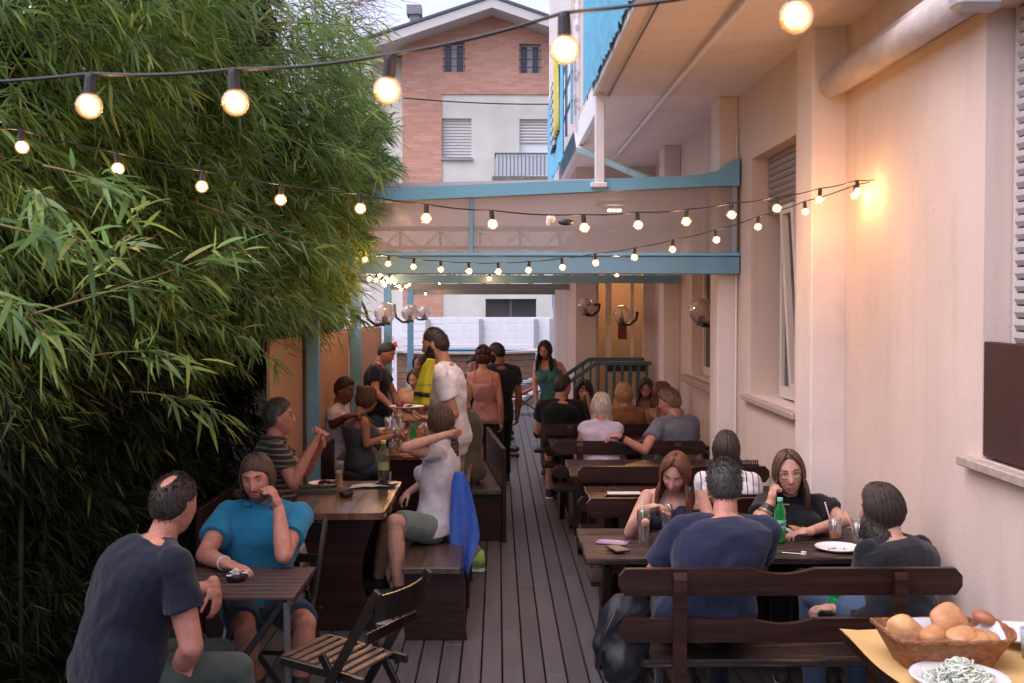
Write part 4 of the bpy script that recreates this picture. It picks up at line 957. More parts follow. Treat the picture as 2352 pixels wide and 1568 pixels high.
    if eyes:
        for side in (-1, 1):
            y0 = hs_y(.031, .012); c = Vector((side*.031, y0-.004, .010))
            M3 = HMx.to_3x3()
            if closed:
                MB().tube([HMx @ Vector((side*(.031+dx), y0+.0035-abs(dx)*.12, .006-.002*math.cos(dx*120))) for dx in np.linspace(-.013, .013, 7)], .0016, 5).build('eyelash', eye_d, e, smooth=True)
            else:
                ew = MB().ball(HMx @ c, (.0135, .009, .0062), M3, 14, 10).build('eye', eye_w, e, smooth=True)
                MB().ball(HMx @ (c+Vector((0, .0045, 0))), (.0058, .0052, .0058), M3, 12, 8).build('iris', eye_d, ew, smooth=True)
                MB().tube([HMx @ Vector((side*(.031+dx), y0+.0045-abs(dx)*.22, .0165-((dx/.015)**2)*.004)) for dx in np.linspace(-.015, .015, 7)], .0017, 5).build('eyelid', SK[sk], e, smooth=True)
            MB().tube([HMx @ Vector((side*(.012+.038*t), hs_y(.012+.038*t, .034)-.0005, .0305+.006*math.sin(math.pi*t*.8))) for t in np.linspace(0, 1, 8)], [.0018, .003, .0035, .0034, .003, .0026, .002, .001], 6).build('eyebrow', HM['dark' if hc in ('silver', 'gold', 'red', 'sand') else hc if hc != 'grey' else 'dark'], e, smooth=True)
        lm = lip_d if sk in ('dark', 'brown') else lip_m
        if smile:
            MB().ball(HMx @ Vector((0, hs_y(0, -.062)+.002, -.061)), (.021, .006, .0065), HMx.to_3x3(), 14, 8).build('teeth', mat('teeth', (.7, .68, .62), .3), e, smooth=True)
        for zc, rr in ((-.0562, .0030), (-.0685, .0040)):
            MB().tube([HMx @ Vector((x, hs_y(x, zc)-.0005+.0012*(1-(x/.022)**2), zc-.0006*math.cos(x*140)+(.012*(x/.022)**2*.35 if smile else -.0 if zc < -.06 else -.006*(x/.022)**2))) for x in np.linspace(-.021, .021, 9)], [rr*k for k in (.3, .7, .95, 1, 1, 1, .95, .7, .3)], 6).build('lips', lm, e, smooth=True)
    if glasses:
        gm = mat('glasses_wire', (.03, .03, .035), .3, .5, metal=.5); g = MB(); yy = hs_y(.03, .01)+.016
        for side in (-1, 1):
            pts = [HMx @ Vector((side*.032+.022*math.cos(a), yy-.004*abs(math.cos(a)), .006+.0165*math.sin(a))) for a in np.linspace(0, 2*math.pi, 17)]; g.tube(pts, .0021, 5, cap=False)
            g.tube([HMx @ Vector((side*.054, yy-.004, .012)), HMx @ Vector((side*.077, .0, .012)), HMx @ Vector((side*.076, -.03, .005))], .0014, 5)
        g.tube([HMx @ Vector((-.010, yy, .012)), HMx @ Vector((.010, yy, .012))], .0014, 5); g.build('glasses', gm, e, smooth=True)
    if beard:
        U2 = sph(64, 60); H2 = head_surface(U2, fem); az = np.degrees(np.arctan2(np.abs(U2[:, 0]), U2[:, 1])); z = H2[:, 2]
        top = np.interp(az, [0, 20, 35, 60, 80, 100], [-.040, -.043, -.052, -.035, .0, .01]); inb = (z < top) & (az < 100) & (z > -.135); mo = (np.abs(H2[:, 0]) < .024) & (z > -.074) & (z < -.050)
        k = np.where(inb & ~mo, beard, -.008); n_ = H2/np.linalg.norm(H2, axis=1)[:, None]; H2 = H2+n_*k[:, None]*(1+.25*RNG.normal(0, 1, len(k)))[:, None]
        MB().add([HMx @ Vector(v) for v in H2], gridf(64, 60)).build('beard', HM[beard_c or ('dark' if hc == 'black' else hc)], e, smooth=True)
    # hair
    hm = HM[hc]; nu2, nv2 = 90, 66; U3 = sph(nu2, nv2); H3 = head_surface(U3, fem)*1.0
    az = np.degrees(np.arctan2(np.abs(U3[:, 0]), U3[:, 1])); z = H3[:, 2]
    long_ = hair in ('long', 'bob', 'braid', 'updo', 'bun', 'shaggy', 'curly')
    thr = np.interp(az, [0, 25, 45, 62, 78, 92, 110, 140, 180], [.068, .066, .056, .040, .030, .012 if not long_ else -.01, -.03, -.055, -.062] if not long_ else [.094, .086, .070, .038, .005, -.02, -.05, -.07, -.075] if hair != 'shaggy' else [.064, .058, .050, .034, .0, -.03, -.05, -.07, -.075])
    th = {'short': .0105, 'buzz': .0035, 'long': .016, 'bob': .018, 'braid': .010, 'updo': .014, 'bun': .012, 'shaggy': .014, 'curly': .03, 'crop': .014}[hair]
    soft = np.clip((z-thr)/(.03 if long_ else .012), 0, 1); wv = np.sin(U3[:, 0]*40+U3[:, 2]*9)*.3+np.sin(U3[:, 1]*33+U3[:, 0]*21)*.3+RNG.normal(0, .22, len(z))
    if hair == 'long' or hair == 'bob': wv *= .35
    k = np.where(soft > 0, th*(.35+.65*soft)*(1+.3*wv)*(1 if hair not in ('short', 'crop') else np.clip(.45+(z+.03)/.12, .35, 1.25)), -.012)
    if bald: rb_ = np.hypot(U3[:, 0], (U3[:, 1]+.42)*.9); k = np.where(U3[:, 2] > .3, k*np.clip((rb_-.22)/.34, 0, 1)-.004*(rb_ < .36), k)*.8
    n_ = H3/np.linalg.norm(H3, axis=1)[:, None]; H3 = H3+n_*k[:, None]
    hb = MB().add([HMx @ Vector(v) for v in H3], gridf(nu2, nv2))
    if hair in ('short', 'crop', 'buzz') and vox < .009:
        ns = 1500 if hair != 'buzz' else 900; ok_ = [i for i in range(len(k)) if k[i] > .001 and soft[i] > .5 and not (bald and U3[i][2] > .3 and np.hypot(U3[i][0], U3[i][1]+.42) < .44)]
        for i in range(ns):
            q = random.choice(ok_); p0 = Vector(H3[q]); nn = Vector(n_[q]); dn = (Vector((random.gauss(0, .3), -.35 if p0.z > .03 else 0, -.9 if p0.z < .06 else -.1))+nn*.3).normalized(); L_ = random.uniform(.007, .016)*(.5 if hair == 'buzz' else 1)
            p0 += Vector((random.gauss(0, .003), random.gauss(0, .003), random.gauss(0, .003))); hb.tube([HMx @ (p0-nn*.002), HMx @ (p0+dn*L_*.5+nn*.002), HMx @ (p0+dn*L_)], [.0016, .0013, .0005], 4, cap=False)
    if long_:
        nl = int({'long': 330, 'bob': 300, 'braid': 160, 'updo': 60, 'bun': 160, 'shaggy': 320, 'curly': 160}[hair]*(1 if vox < .0075 else .5))
        for i in range(nl):
            a = R(random.uniform(54 if hair != 'shaggy' else 68, 180))*random.choice((-1, 1)); Lh = hlen*random.uniform(.82, 1.05)
            if hair == 'shaggy': Lh = .022*random.uniform(.4, 1.4)
            sg_ = -1 if a < 0 else 1; a_end = a; a_st = a
            if hair != 'shaggy' and random.random() < .45: a_end = sg_*R(random.uniform(56, 100)); a_st = sg_*R(random.uniform(4, 60)); a = a_end
            aa = abs(math.degrees(a)); r = (.0028+.0026*random.random())*(1 if vox < .0075 else 1.6)*(2 if hair == 'curly' else 1); t0 = random.uniform(.05, .5); pts, rs = [], []
            zend = np.interp(aa, [0, 30, 50, 80, 110, 180], [.055, .05, .0, -.05, -.07, -.075])
            pz = [.112*math.cos(t) for t in np.linspace(t0, 1.35, 5)]
            prev = None
            for tt in np.linspace(t0, math.acos(max(-.9, min(.95, zend/.118))), 7):
                ak = a_st+(a_end-a_st)*min(1, max(0, (tt-t0)/1.0)); u = np.array([[math.sin(tt)*math.sin(ak), math.sin(tt)*math.cos(ak), math.cos(tt)]]); q = head_surface(u, fem)[0]; q = q*(1+(th*.9+.003)/.1); pts.append(HMx @ Vector(q)); rs.append(r*(1.2 if len(pts) > 1 else .5))
            last = pts[-1]; out = (last-hc_); out.z = 0; out = out.normalized() if out.length > 0 else f
            if hair in ('braid', 'updo', 'bun'):
                tgt = HMx @ (Vector((0, -.11, -.055)) if hair == 'braid' else Vector((.0, -.105, .06)) if hair == 'bun' else Vector((0, -.06, .10)))
                pts.append(last.lerp(tgt, .5)+out*.01); rs.append(r); pts.append(tgt); rs.append(r*.8)
            else:
                n2 = 8; wob = random.uniform(0, 6); wa = .004 if hair in ('long', 'bob') else .014
                for j in range(1, n2+1):
                    t = j/n2; drop = Lh*t
                    fl = .022*math.sin(min(1, t*1.6)*math.pi*.5)+.02*t*(random.random()-.4)
                    pts.append(last+out*(fl if hair != 'shaggy' else fl*random.uniform(.2, 1.6))-Vector((0, 0, drop))+rt*wa*math.sin(wob+t*(9 if wa < .01 else 22))+Vector((0, 0, 0))); rs.append(r*(1.15-.75*t**3)*(1.2 if hair != 'long' else 1.25))
            hb.tube(pts, rs, 6, flat=1)
        if hair == 'bun':
            for i in range(30): v = Vector((random.gauss(0, 1), random.gauss(0, 1), random.gauss(0, 1))).normalized(); hb.ball((HMx @ Vector((.0, -.09, .095)))+v*.022, .014, None, 8, 6)
        if hair == 'updo' or hair == 'curly':
            for i in range(240 if hair == 'updo' else 60):
                v = Vector((random.gauss(0, 1), random.gauss(0, .9), abs(random.gauss(0, 1)))).normalized()
                p = HMx @ Vector((v.x*.082, v.y*.10-.015, v.z*.085+.055+random.uniform(-.012, .012))); hb.ball(p, random.uniform(.008, .017), None, 7, 5)
        if hair == 'braid':
            p = HMx @ Vector((0, -.115, -.05)); out = (p-hc_); out.z = 0; out.normalize(); q0 = nb-ft*.02
            for i in range(16):
                t = i/15; c = p+out*(.02*math.sin(t*3))+Vector((0, 0, -hlen*t)); w = .036*(1-.5*t)
                for s_ in (-1, 1): hb.ball(c+rt*s_*w*.5, (w*.75, w*.8, .020), Euler((0, R(35*s_*(1 if i % 2 else -1)), 0)).to_matrix(), 10, 7)
    hb.build('hair', hm, e, smooth=True)
    # shirt
    if shirt_c:
        m = MB(); g = .013
        ring_loft(m, rings(g, -.10 if hem is None else hem, {'tee': .985, 'polo': 1.0, 'tank': .80, 'none': .9}[shirt or 'tee'], extra=.03))
        if (shirt or 'tee') != 'tank':
            for side, sp, el, wr in arms:
                m.ball(sp-Vector((0, 0, .012)), (.067*build**.5*(.84 if fem else 1),)*3, None, 14, 10); m.capsule(nb-upc*.006, sp+upc*.004, .058, .054 if not fem else .047, 12)
                if sleeve > 1: m.capsule(sp, el, ra+.014, rb+.014, 16); m.capsule(el, el.lerp(wr, min(1, sleeve-1)), rb+.014, rc+.016, 16, cap1=False)
                elif sleeve > .15: m.capsule(sp, sp.lerp(el, sleeve), ra+.012, ra+.020, 16, cap1=False)
            if fem:
                for side in (-1, 1): m.ball(spine(.64)+ft*.090*build+rtt*side*.068, (.070, .060, .066), None, 12, 8)
            if shirt == 'polo': m.capsule(nb-upc*.01, nb+upc*.028, .074, .070, 16, cap0=False, cap1=False)
        else:
            if fem:
                for side in (-1, 1): m.ball(spine(.64)+ft*.090*build+rtt*side*.068, (.070, .060, .066), None, 12, 8)
            for side in (-1, 1):
                s0 = (sL if side < 0 else sR).lerp(nb, .42)
                pts = [spine(.74)+ft*.12+rtt*side*.09, spine(.9)+ft*.085+rtt*side*.095, s0+upc*.048, spine(.9)-ft*.105+rtt*side*.095, spine(.76)-ft*.125+rtt*side*.09]
                m.tube(pts, .009 if straps else .017, 8)
        remesh('shirt', m, vox*1.1, shirt_c, e, smooth=3, wr=.0066, wk=19)
    if shirt_c and shirt == 'polo':
        rg = []
        for i in range(21):
            a = R(28)+R(304)*i/20; dv = ft*math.cos(a)+rtt*math.sin(a); rg.append(nb+dv*(.078+.012*(math.cos(a) > 0))+upc*(.024-.014*max(0, math.cos(a))**1.5))
        MB().tube(rg, [.006]+[.017]*19+[.006], 8, flat=1.0, fdir=upc).build('collar', shirt_c, e, smooth=True)
        MB().bar(nb+ft*.098-upc*.02, spine(.74)+ft*.138, .022, .004, up=ft).build('placket', shirt_c, e)
    if pants_c and legs:
        m = MB(); ring_loft(m, rings(.010, -.14, .10))
        for side, hp, kn, an, toe in lg:
            if pants == 'shorts': m.capsule(hp, hp.lerp(kn, .5), .096*build**.5, .094, 16); m.capsule(hp.lerp(kn, .48), hp.lerp(kn, .88), .094, .084, 16, cap1=False)
            elif pants == 'mini': m.capsule(hp, hp.lerp(kn, .45), .096*build**.5, .098, 16, cap1=False)
            else: m.capsule(hp, hp.lerp(kn, .5), .094*build**.5, .086, 16); m.capsule(hp.lerp(kn, .48), kn, .086, .068, 16); m.capsule(kn, an+Vector((0, 0, .02)), .066, .052, 14, cap1=False)
        remesh('trousers', m, vox*1.2, pants_c, e, smooth=3, wr=.003, wk=20)
    if legs:
        for side, hp, kn, an, toe in lg:
            m = MB().capsule(an+Vector((0, 0, -.045)), toe+Vector((0, 0, -.002)), .047, .040, 14).capsule(an+Vector((0, 0, .0)), an+Vector((0, 0, -.04)), .042, .046, 12)
            sh_ = remesh('shoe', m, .007, shoe_c or mat('shoe_dark', (.03, .027, .028), .6), e, smooth=2)
            s0 = Vector((an.x, an.y, .012))-f*.045; s1 = Vector((toe.x, toe.y, .012))+f*.035
            MB().bar(s0, s1, .08, .024, c=.01).build('sole', mat('sole_white', (.6, .6, .6), .6), sh_)
    e['_sp'] = 0; del e['_sp']
    e_info = dict(e=e, HM=HMx, spine=spine, f=f, rt=rt, ft=ft, rtt=rtt, arms=arms, nb=nb, sL=sL, sR=sR)
    return e_info
def wrist_band(pi, side, m, name, t=.93, w=.02, r=.034):
    a = [x for x in pi['arms'] if x[0] == side][0]; p = a[2].lerp(a[3], t); d = (a[3]-a[2]).normalized()
    MB().tube([p-d*w/2, p+d*w/2], r, 18).build(name, m, pi['e'], smooth=False)
C = cloth
navy = C('navy', (.012, .014, .028)); black = C('black', (.010, .010, .014)); white = C('white', (.62, .58, .66)); jean = C('denim', (.055, .085, .15)); jean2 = C('light_denim', (.14, .19, .28))
# 1 balding man, front left, back to the camera
person('balding man in a dark navy tee, back to the camera at the front left', at(402, 1160, 4.42), (28, 6), at(275, 1535, 4.35), 50, hair='short', hc='dark', sk='red', bald=True, shirt_c=navy, shirt='tee',
       pants_c=C('grey_green', (.06, .075, .065)), pants='long', vox=.0055, build=1.3, hunch=.08, aR=(at(440, 1485, 4.18), at(400, 1560, 4.4)), aL=(at(420, 1370, 4.75), at(492, 1345, 4.72)), pnL=Vector((-.3, 0, -1)), hdL=(.25, -.25, -1), curlL=22,
       knees=(at(505, 1500, 4.85), at(545, 1535, 4.42)), feet=(at(560, 1700, 4.95), at(570, 1800, 4.45)), hsc=1.02)
# 2 polo man
p = person('brown haired man in a turquoise polo leaning his cheek on his hand', at(592, 1100, 5.5), (187, 8, 4), at(588, 1370, 5.66), 186, hair='shaggy', hc='brown', sk='red', shirt_c=C('turquoise', (.02, .20, .36)), shirt='polo', pants_c=C('navy_shorts', (.03, .06, .11)),
       beard=.0018, beard_c='sand', vox=.005, build=1.15, aL=(at(652, 1275, 5.22), at(640, 1165, 5.33)), aR=(at(470, 1275, 5.30), at(522, 1296, 5.12)), hdL=(-.25, -.1, .9), pnL=Vector((-1, .1, .1)), curlL=38, pnR=Vector((0, 0, -1)), hdR=(.8, -.35, -.1), curlR=22,
       knees=(at(700, 1432, 5.2), at(560, 1440, 5.2)), feet=(at(690, 1560, 5.15), at(590, 1560, 5.3)), hlen=.06, sleeve=.6)
wrist_band(p, 1, C('band_white', (.6, .6, .65)), 'wrist_band', .86, .012, .036)
wrist_band(p, -1, mat('silver_ring', (.7, .7, .7), .2, metal=1), 'ring', 1.18, .004, .0) if False else None
# 3 striped shirt man
st3 = stripes('striped_brown', (.035, .03, .028), (.20, .17, .14), 28, .32, 2)
p = person('grey haired man in a striped polo with clasped hands, in profile', at(643, 960, 7.2), (82, -6), at(640, 1150, 7.25), 70, hair='short', hc='grey', sk='red', shirt_c=st3, shirt='polo', pants_c=C('dark_shorts', (.03, .03, .035)), vox=.006, build=1.05,
       aR=(at(672, 1108, 7.0), at(722, 1018, 7.05)), aL=(at(700, 1085, 7.35), at(740, 1015, 7.2)), hdR=(.35, .2, .8), hdL=(-.1, -.2, .9), curlR=62, curlL=66, pnR=Vector((1, .3, -.2)), pnL=Vector((-1, 0, 0)), glasses=True, hunch=.04)
# 4 young man white tee
person('young curly haired man in a white tee with dark collar', at(792, 898, 10.0), (118, 6), at(765, 1050, 10.1), 95, hair='crop', hc='black', sk='dark', shirt_c=white, pants_c=C('beige', (.2, .15, .12)), vox=.009, build=1.02,
       aR=(at(765, 975, 9.85), at(800, 955, 9.6)), aL=None, hdR=(1, 0, .2), curlR=40)
# 5 tank top girl with bun
person('girl in a grey tank top and denim shorts with a small bun', at(843, 918, 9.75), (62, 10), at(828, 1062, 9.85), 62, hair='bun', hc='brown', sk='tan', shirt_c=C('grey_blue', (.09, .10, .13)), shirt='tank', straps=True, pants_c=jean2, pants='mini', fem=True, vox=.007,
       aR=(at(842, 1020, 9.6), at(905, 1000, 9.7)), aL=(at(880, 1000, 10.1), at(912, 995, 9.9)), hunch=.03, curlR=35, hlen=.1, hdR=(1, .1, .1))
# 6 navy man standing
person('man in a dark navy tee bending over the far left table', at(888, 812, 11.7), (112, 22), at(868, 945, 11.9), 95, hair='short', hc='dark', sk='red', shirt_c=navy, sit=False, pants_c=jean, pants='long', vox=.010, build=1.05, hunch=.04, aR=(at(862, 900, 11.5), at(900, 935, 11.5)), aL=(at(905, 905, 12.0), at(915, 940, 11.8)))
# 7 mint shirt
person('person in a mint green top half hidden behind the yellow towel', at(965, 838, 12.6), (215, 8), at(958, 955, 12.8), 200, hair='bun', hc='dark', sk='brown', shirt_c=C('mint', (.16, .5, .42)), fem=True, sit=False, pants_c=jean, vox=.012, sc=.95, legs=False)
person('woman in a peach top sitting behind the yellow towel, face hidden', at(952, 872, 11.6), (200, 15), at(945, 960, 11.7), 190, hair='bun', hc='brown', sk='fair', shirt_c=C('peach', (.55, .30, .2)), fem=True, vox=.012, legs=False, build=.9, sc=.9)
# 8 waiter
W8 = person('smiling bearded waiter in a white tee holding a plate', at(999, 792, 8.15), (-72, 10), at(1034, 1005, 8.2), -78, hair='buzz', hc='black', sk='tan', shirt_c=C('bright_white', (.7, .68, .74)), sit=False, pants_c=C('beige_shorts', (.3, .26, .22)), pants='shorts',
       beard=.0055, vox=.0055, build=1.12, aL=(at(1042, 950, 7.98), at(985, 962, 7.75)), aR=(at(985, 925, 8.45), at(958, 945, 8.1)), hdL=(-1, -.1, .05), pnL=Vector((0, 0, 1)), curlL=30, hdR=(-1, -.2, 0), pnR=Vector((0, 0, 1)), curlR=25, smile=True,
       hsc=1.07, shoe_c=C('lime', (.42, .75, .16)), feet=(at(1100, 1272, 8.15), at(1055, 1262, 8.45)), hem=-.22, sleeve=.62, closed=True)
# 9 braid girl
p = person('girl with a long dark braid, white tee and sage shorts, hand behind her neck', at(1010, 968, 7.35), (-62, -4), at(998, 1205, 7.15), -80, hair='braid', hc='brown', sk='fair', shirt_c=C('white_grey', (.50, .46, .50)), pants_c=C('sage', (.15, .19, .165)), pants='shorts', fem=True, vox=.0055,
       aL=(at(930, 1028, 6.95), at(1025, 998, 7.1)), aR=(at(1000, 1090, 7.5), at(940, 1130, 7.4)), hdL=(.9, .3, .1), pnL=Vector((0, .6, .4)), curlL=20, sleeve=.45, knees=(at(905, 1200, 6.8), at(890, 1215, 7.25)), feet=(at(918, 1350, 6.75), at(868, 1330, 7.3)), hlen=.40, hunch=-.03, build=1.02)
# 10 olive woman
person('long blonde woman in olive sitting on the slanting backed bench', at(1056, 905, 9.6), (-75, 5), at(1078, 1085, 9.55), -80, hair='long', hc='gold', sk='tan', shirt_c=C('olive', (.10, .09, .06)), pants_c=C('olive', (.1, .09, .06)), fem=True, vox=.009, hlen=.38, build=1.05)
# 11 peach top woman
person('woman in a pale pink strap top with curly pinned up hair, back to the camera', at(1111, 822, 11.9), (12, 0), at(1120, 955, 12.0), 8, hair='updo', hc='purple', sk='red', shirt_c=C('pale_pink', (.52, .25, .24)), shirt='tank', straps=True, sit=False, pants_c=black, pants='shorts', fem=True, vox=.009, sc=.98)
# 12 black tee man
person('bearded man in a dark tee beside the woman in pink', at(1140, 812, 12.3), (-70, 4), at(1142, 950, 12.4), -15, hair='crop', hc='black', sk='brown', shirt_c=C('charcoal', (.022, .02, .028)), sit=False, pants_c=black, pants='long', beard=.008, vox=.010, sc=.95, build=1.0)
person('dark haired person with a bare shoulder mostly hidden by the pink top', at(1086, 838, 13.0), (160, 10), at(1088, 960, 13.1), 170, hair='short', hc='black', sk='fair', shirt_c=black, sit=False, pants_c=black, pants='long', fem=True, vox=.012, sc=.93, glasses=True)
# 13 green tank woman
person('woman with long curly dark hair in a teal tank top and jeans', at(1252, 805, 13.0), (205, 22), at(1272, 935, 13.0), 190, hair='long', hc='black', sk='red', shirt_c=C('teal_green', (.05, .15, .13)), shirt='tank', sit=False, pants_c=jean, pants='long', fem=True, vox=.009, sc=.95,
       aR=(at(1228, 880, 13.0), at(1232, 925, 12.9)), aL=(at(1296, 855, 13.0), at(1300, 890, 12.9)), hlen=.20)
# 14 black tee man seated
person('dark haired man in a black tee, back to the camera on the right', at(1293, 888, 11.0), (50, 0), at(1289, 1015, 10.95), 5, hair='short', hc='dark', sk='red', shirt_c=black, pants_c=black, vox=.009, build=1.12)
# 15 curly woman
person('dark curly haired woman facing the camera beside the black tee man', at(1341, 902, 11.8), (185, 8), at(1345, 1010, 12.0), 182, hair='curly', hc='black', sk='tan', shirt_c=black, pants_c=black, fem=True, vox=.009, hlen=.12, aL=(at(1365, 960, 11.6), at(1352, 920, 11.6)), hdL=(-.1, 0, 1), curlL=55)
# 16 reddish blond long hair
person('woman with long strawberry blonde hair, back to the camera', at(1433, 908, 10.95), (-12, 4), at(1435, 1015, 10.95), 0, hair='long', hc='gold', sk='red', shirt_c=C('rust', (.25, .10, .05)), pants_c=jean, fem=True, vox=.009, hlen=.28)
# 17 dark hair woman facing with phone
p17 = person('dark haired woman in a white top looking down at her phone', at(1483, 893, 11.9), (186, 26), at(1484, 1010, 12.1), 184, hair='long', hc='dark', sk='tan', shirt_c=C('ivory', (.6, .5, .45)), shirt='tank', pants_c=jean, fem=True, vox=.009, hlen=.16, closed=True, aL=(at(1515, 985, 11.8), at(1498, 965, 11.55)), aR=(at(1455, 985, 11.8), at(1474, 965, 11.55)))
# 18 silver blonde
person('silver blonde woman in a white top, back to the camera', at(1381, 935, 9.45), (12, 6), at(1379, 1055, 9.35), 0, hair='long', hc='silver', sk='red', shirt_c=C('lilac_white', (.58, .5, .6)), pants_c=C('white_skirt', (.5, .45, .55)), fem=True, vox=.008, hlen=.33, sleeve=.12)
# 19 grey tee man
p = person('man in a grey tee with his arm stretched along the backrest', at(1536, 925, 9.5), (-58, 10), at(1550, 1062, 9.42), -8, hair='crop', hc='sand', sk='red', shirt_c=C('grey', (.16, .16, .19)), pants_c=navy, vox=.0075, build=1.0, twist=-18,
       aL=(at(1480, 1035, 9.15), at(1422, 1002, 9.12)), hdL=(-1, 0, .05), pnL=Vector((0, 0, -1)), curlL=45, aR=None)
wrist_band(p, -1, black_pl, 'watch', .9, .03, .034)
person('auburn haired woman with bare shoulders behind the grey tee man', at(1520, 905, 10.95), (-50, 5), at(1530, 1015, 10.95), 0, hair='long', hc='red', sk='tan', shirt_c=C('rust', (.25, .10, .05)), shirt='tank', fem=True, vox=.010, hlen=.12, legs=False)
# 21 striped blouse woman
st21 = stripes('black_stripes_on_white', (.66, .62, .66), (.01, .01, .014), 26, .16, 0)
person('woman with straight dark hair in a black and white striped blouse', at(1668, 1035, 6.78), (14, 8), at(1700, 1215, 6.8), 10, hair='long', hc='dark', sk='tan', shirt_c=st21, pants_c=black, fem=True, vox=.007, hlen=.16, build=1.05, sleeve=.9)
# 22 redhead
person('red haired woman in a dark sleeveless top looking down', at(1551, 1088, 5.98), (200, 30, -8), at(1520, 1265, 6.12), 188, hair='long', hc='red', sk='fair', shirt_c=C('dark_navy_print', (.02, .022, .04)), shirt='tank', pants_c=navy, pants='long', fem=True, vox=.005, hlen=.20, build=1.1, closed=True,
       aR=(at(1448, 1222, 5.78), at(1488, 1168, 5.62)), aL=(at(1630, 1200, 5.95), at(1560, 1225, 5.75)), hdR=(.9, -.2, .25), pnR=Vector((.2, -.3, -1)), curlR=48, curlL=40)
# 23 glasses woman
p23 = person('woman with glasses in a black tee, fist against her cheek', at(1812, 1088, 5.98), (188, 4, 6), at(1835, 1265, 6.12), 190, hair='long', hc='brown', sk='fair', shirt_c=black, pants_c=black, pants='long', fem=True, vox=.005, hlen=.15, build=1.1, glasses=True, hsc=1.05,
       aR=(at(1738, 1215, 5.72), at(1772, 1150, 5.78)), hdR=(.15, .05, 1), pnR=Vector((1, .3, 0)), curlR=78, aL=(at(1945, 1195, 5.9), at(1855, 1222, 5.7)), hdL=(-1, -.1, -.05), curlL=20, sleeve=.5)
for t, w, m_ in ((.80, .008, black_pl), (.72, .022, black_pl), (.60, .014, mat('bracelet_brass', (.22, .18, .12), .4, metal=.5))): wrist_band(p23, 1, m_, 'bracelet', t, w, .033+(.8-t)*.03)
p_ = p23['spine'](.56)+p23['ft']*.155-p23['rtt']*.06; lm = MB()
for dx, dz_ in ((0, 0), (-.012, -.012), (.012, -.012), (-.024, -.024), (.024, -.024)): lm.add(MB().box(p_.x+dx-.005, p_.x+dx+.005, p_.y-.006, p_.y-.002, p_.z+dz_-.002, p_.z+dz_+.002).v, [(0, 2, 3, 1), (4, 5, 7, 6), (0, 1, 5, 4), (2, 6, 7, 3), (0, 4, 6, 2), (1, 3, 7, 5)])
lm.build('shirt_emblem', mat('emblem_white', (.8, .8, .8), .7), p23['e'])
# 24 navy tee man, front right
person('broad man in a navy tee, back to the camera at the front right table', at(1663, 1118, 4.98), (4, 6), at(1620, 1400, 4.83), 2, hair='short', hc='dgrey', sk='red', shirt_c=C('navy_blue', (.018, .022, .052)), pants_c=navy, pants='long', vox=.0055, build=1.2, hunch=.06, hsc=1.0,
       aL=(at(1500, 1320, 5.0), at(1560, 1255, 5.4)), aR=(at(1740, 1290, 5.05), at(1680, 1230, 5.45)), sleeve=.75)
# 25 bob woman
person('dark bobbed woman in a black tee at the right end of the front bench', at(2022, 1172, 5.05), (-62, 6), at(2055, 1405, 4.9), -22, hair='bob', hc='dark', sk='fair', shirt_c=black, pants_c=jean, pants='long', fem=True, vox=.0055, hlen=.10, build=1.22, hunch=.05,
       aL=(at(1985, 1402, 4.98), at(1912, 1398, 5.0)), hdL=(-1, 0, .05), curlL=40, aR=None, sleeve=.62)
# ================================================================== things on the tables
clear = glassy('drinking_glass', (.94, .95, .95), .35, .06, .02, (.8, .8, .8))
plate_m = mat('white_plate', (.72, .69, .70), .35, .5)
steel = mat('cutlery_steel', (.6, .6, .62), .18, .5, metal=1)
def liquid(name, c): return mat('drink_'+name, c, .1, .5)
def plate(p, r, label, parts=()):
    e = tag(empty('plate', p), label, 'plate')
    MB().lathe(p, [(0, .003), (r*.62, .003), (r*.7, .006), (r*.97, .016), (r, .018), (r*.985, .013), (r*.7, 0), (0, 0)], 36).build('dish', plate_m, e, smooth=True)
    for nm, m, pts in parts:
        b = MB()
        for (dx, dy, dz, sx, sy, sz) in pts: b.ball(p+Vector((dx, dy, dz+.006)), (sx, sy, sz), Euler((random.uniform(-.3, .3), random.uniform(-.3, .3), random.uniform(0, 3))).to_matrix(), 12, 8)
        for i, v in enumerate(b.v): b.v[i] = (v[0]+random.gauss(0, .0012), v[1]+random.gauss(0, .0012), v[2]+random.gauss(0, .001))
        b.build(nm, m, e, smooth=True)
    return e
meat = mat('roast_meat', (.10, .025, .012), .4, .5, var=.4, vscale=40, bump=.5, bscale=90); bread = mat('bread', (.55, .30, .12), .7, .3, var=.25, vscale=14); crumb = mat('food_remains', (.42, .22, .15), .6)
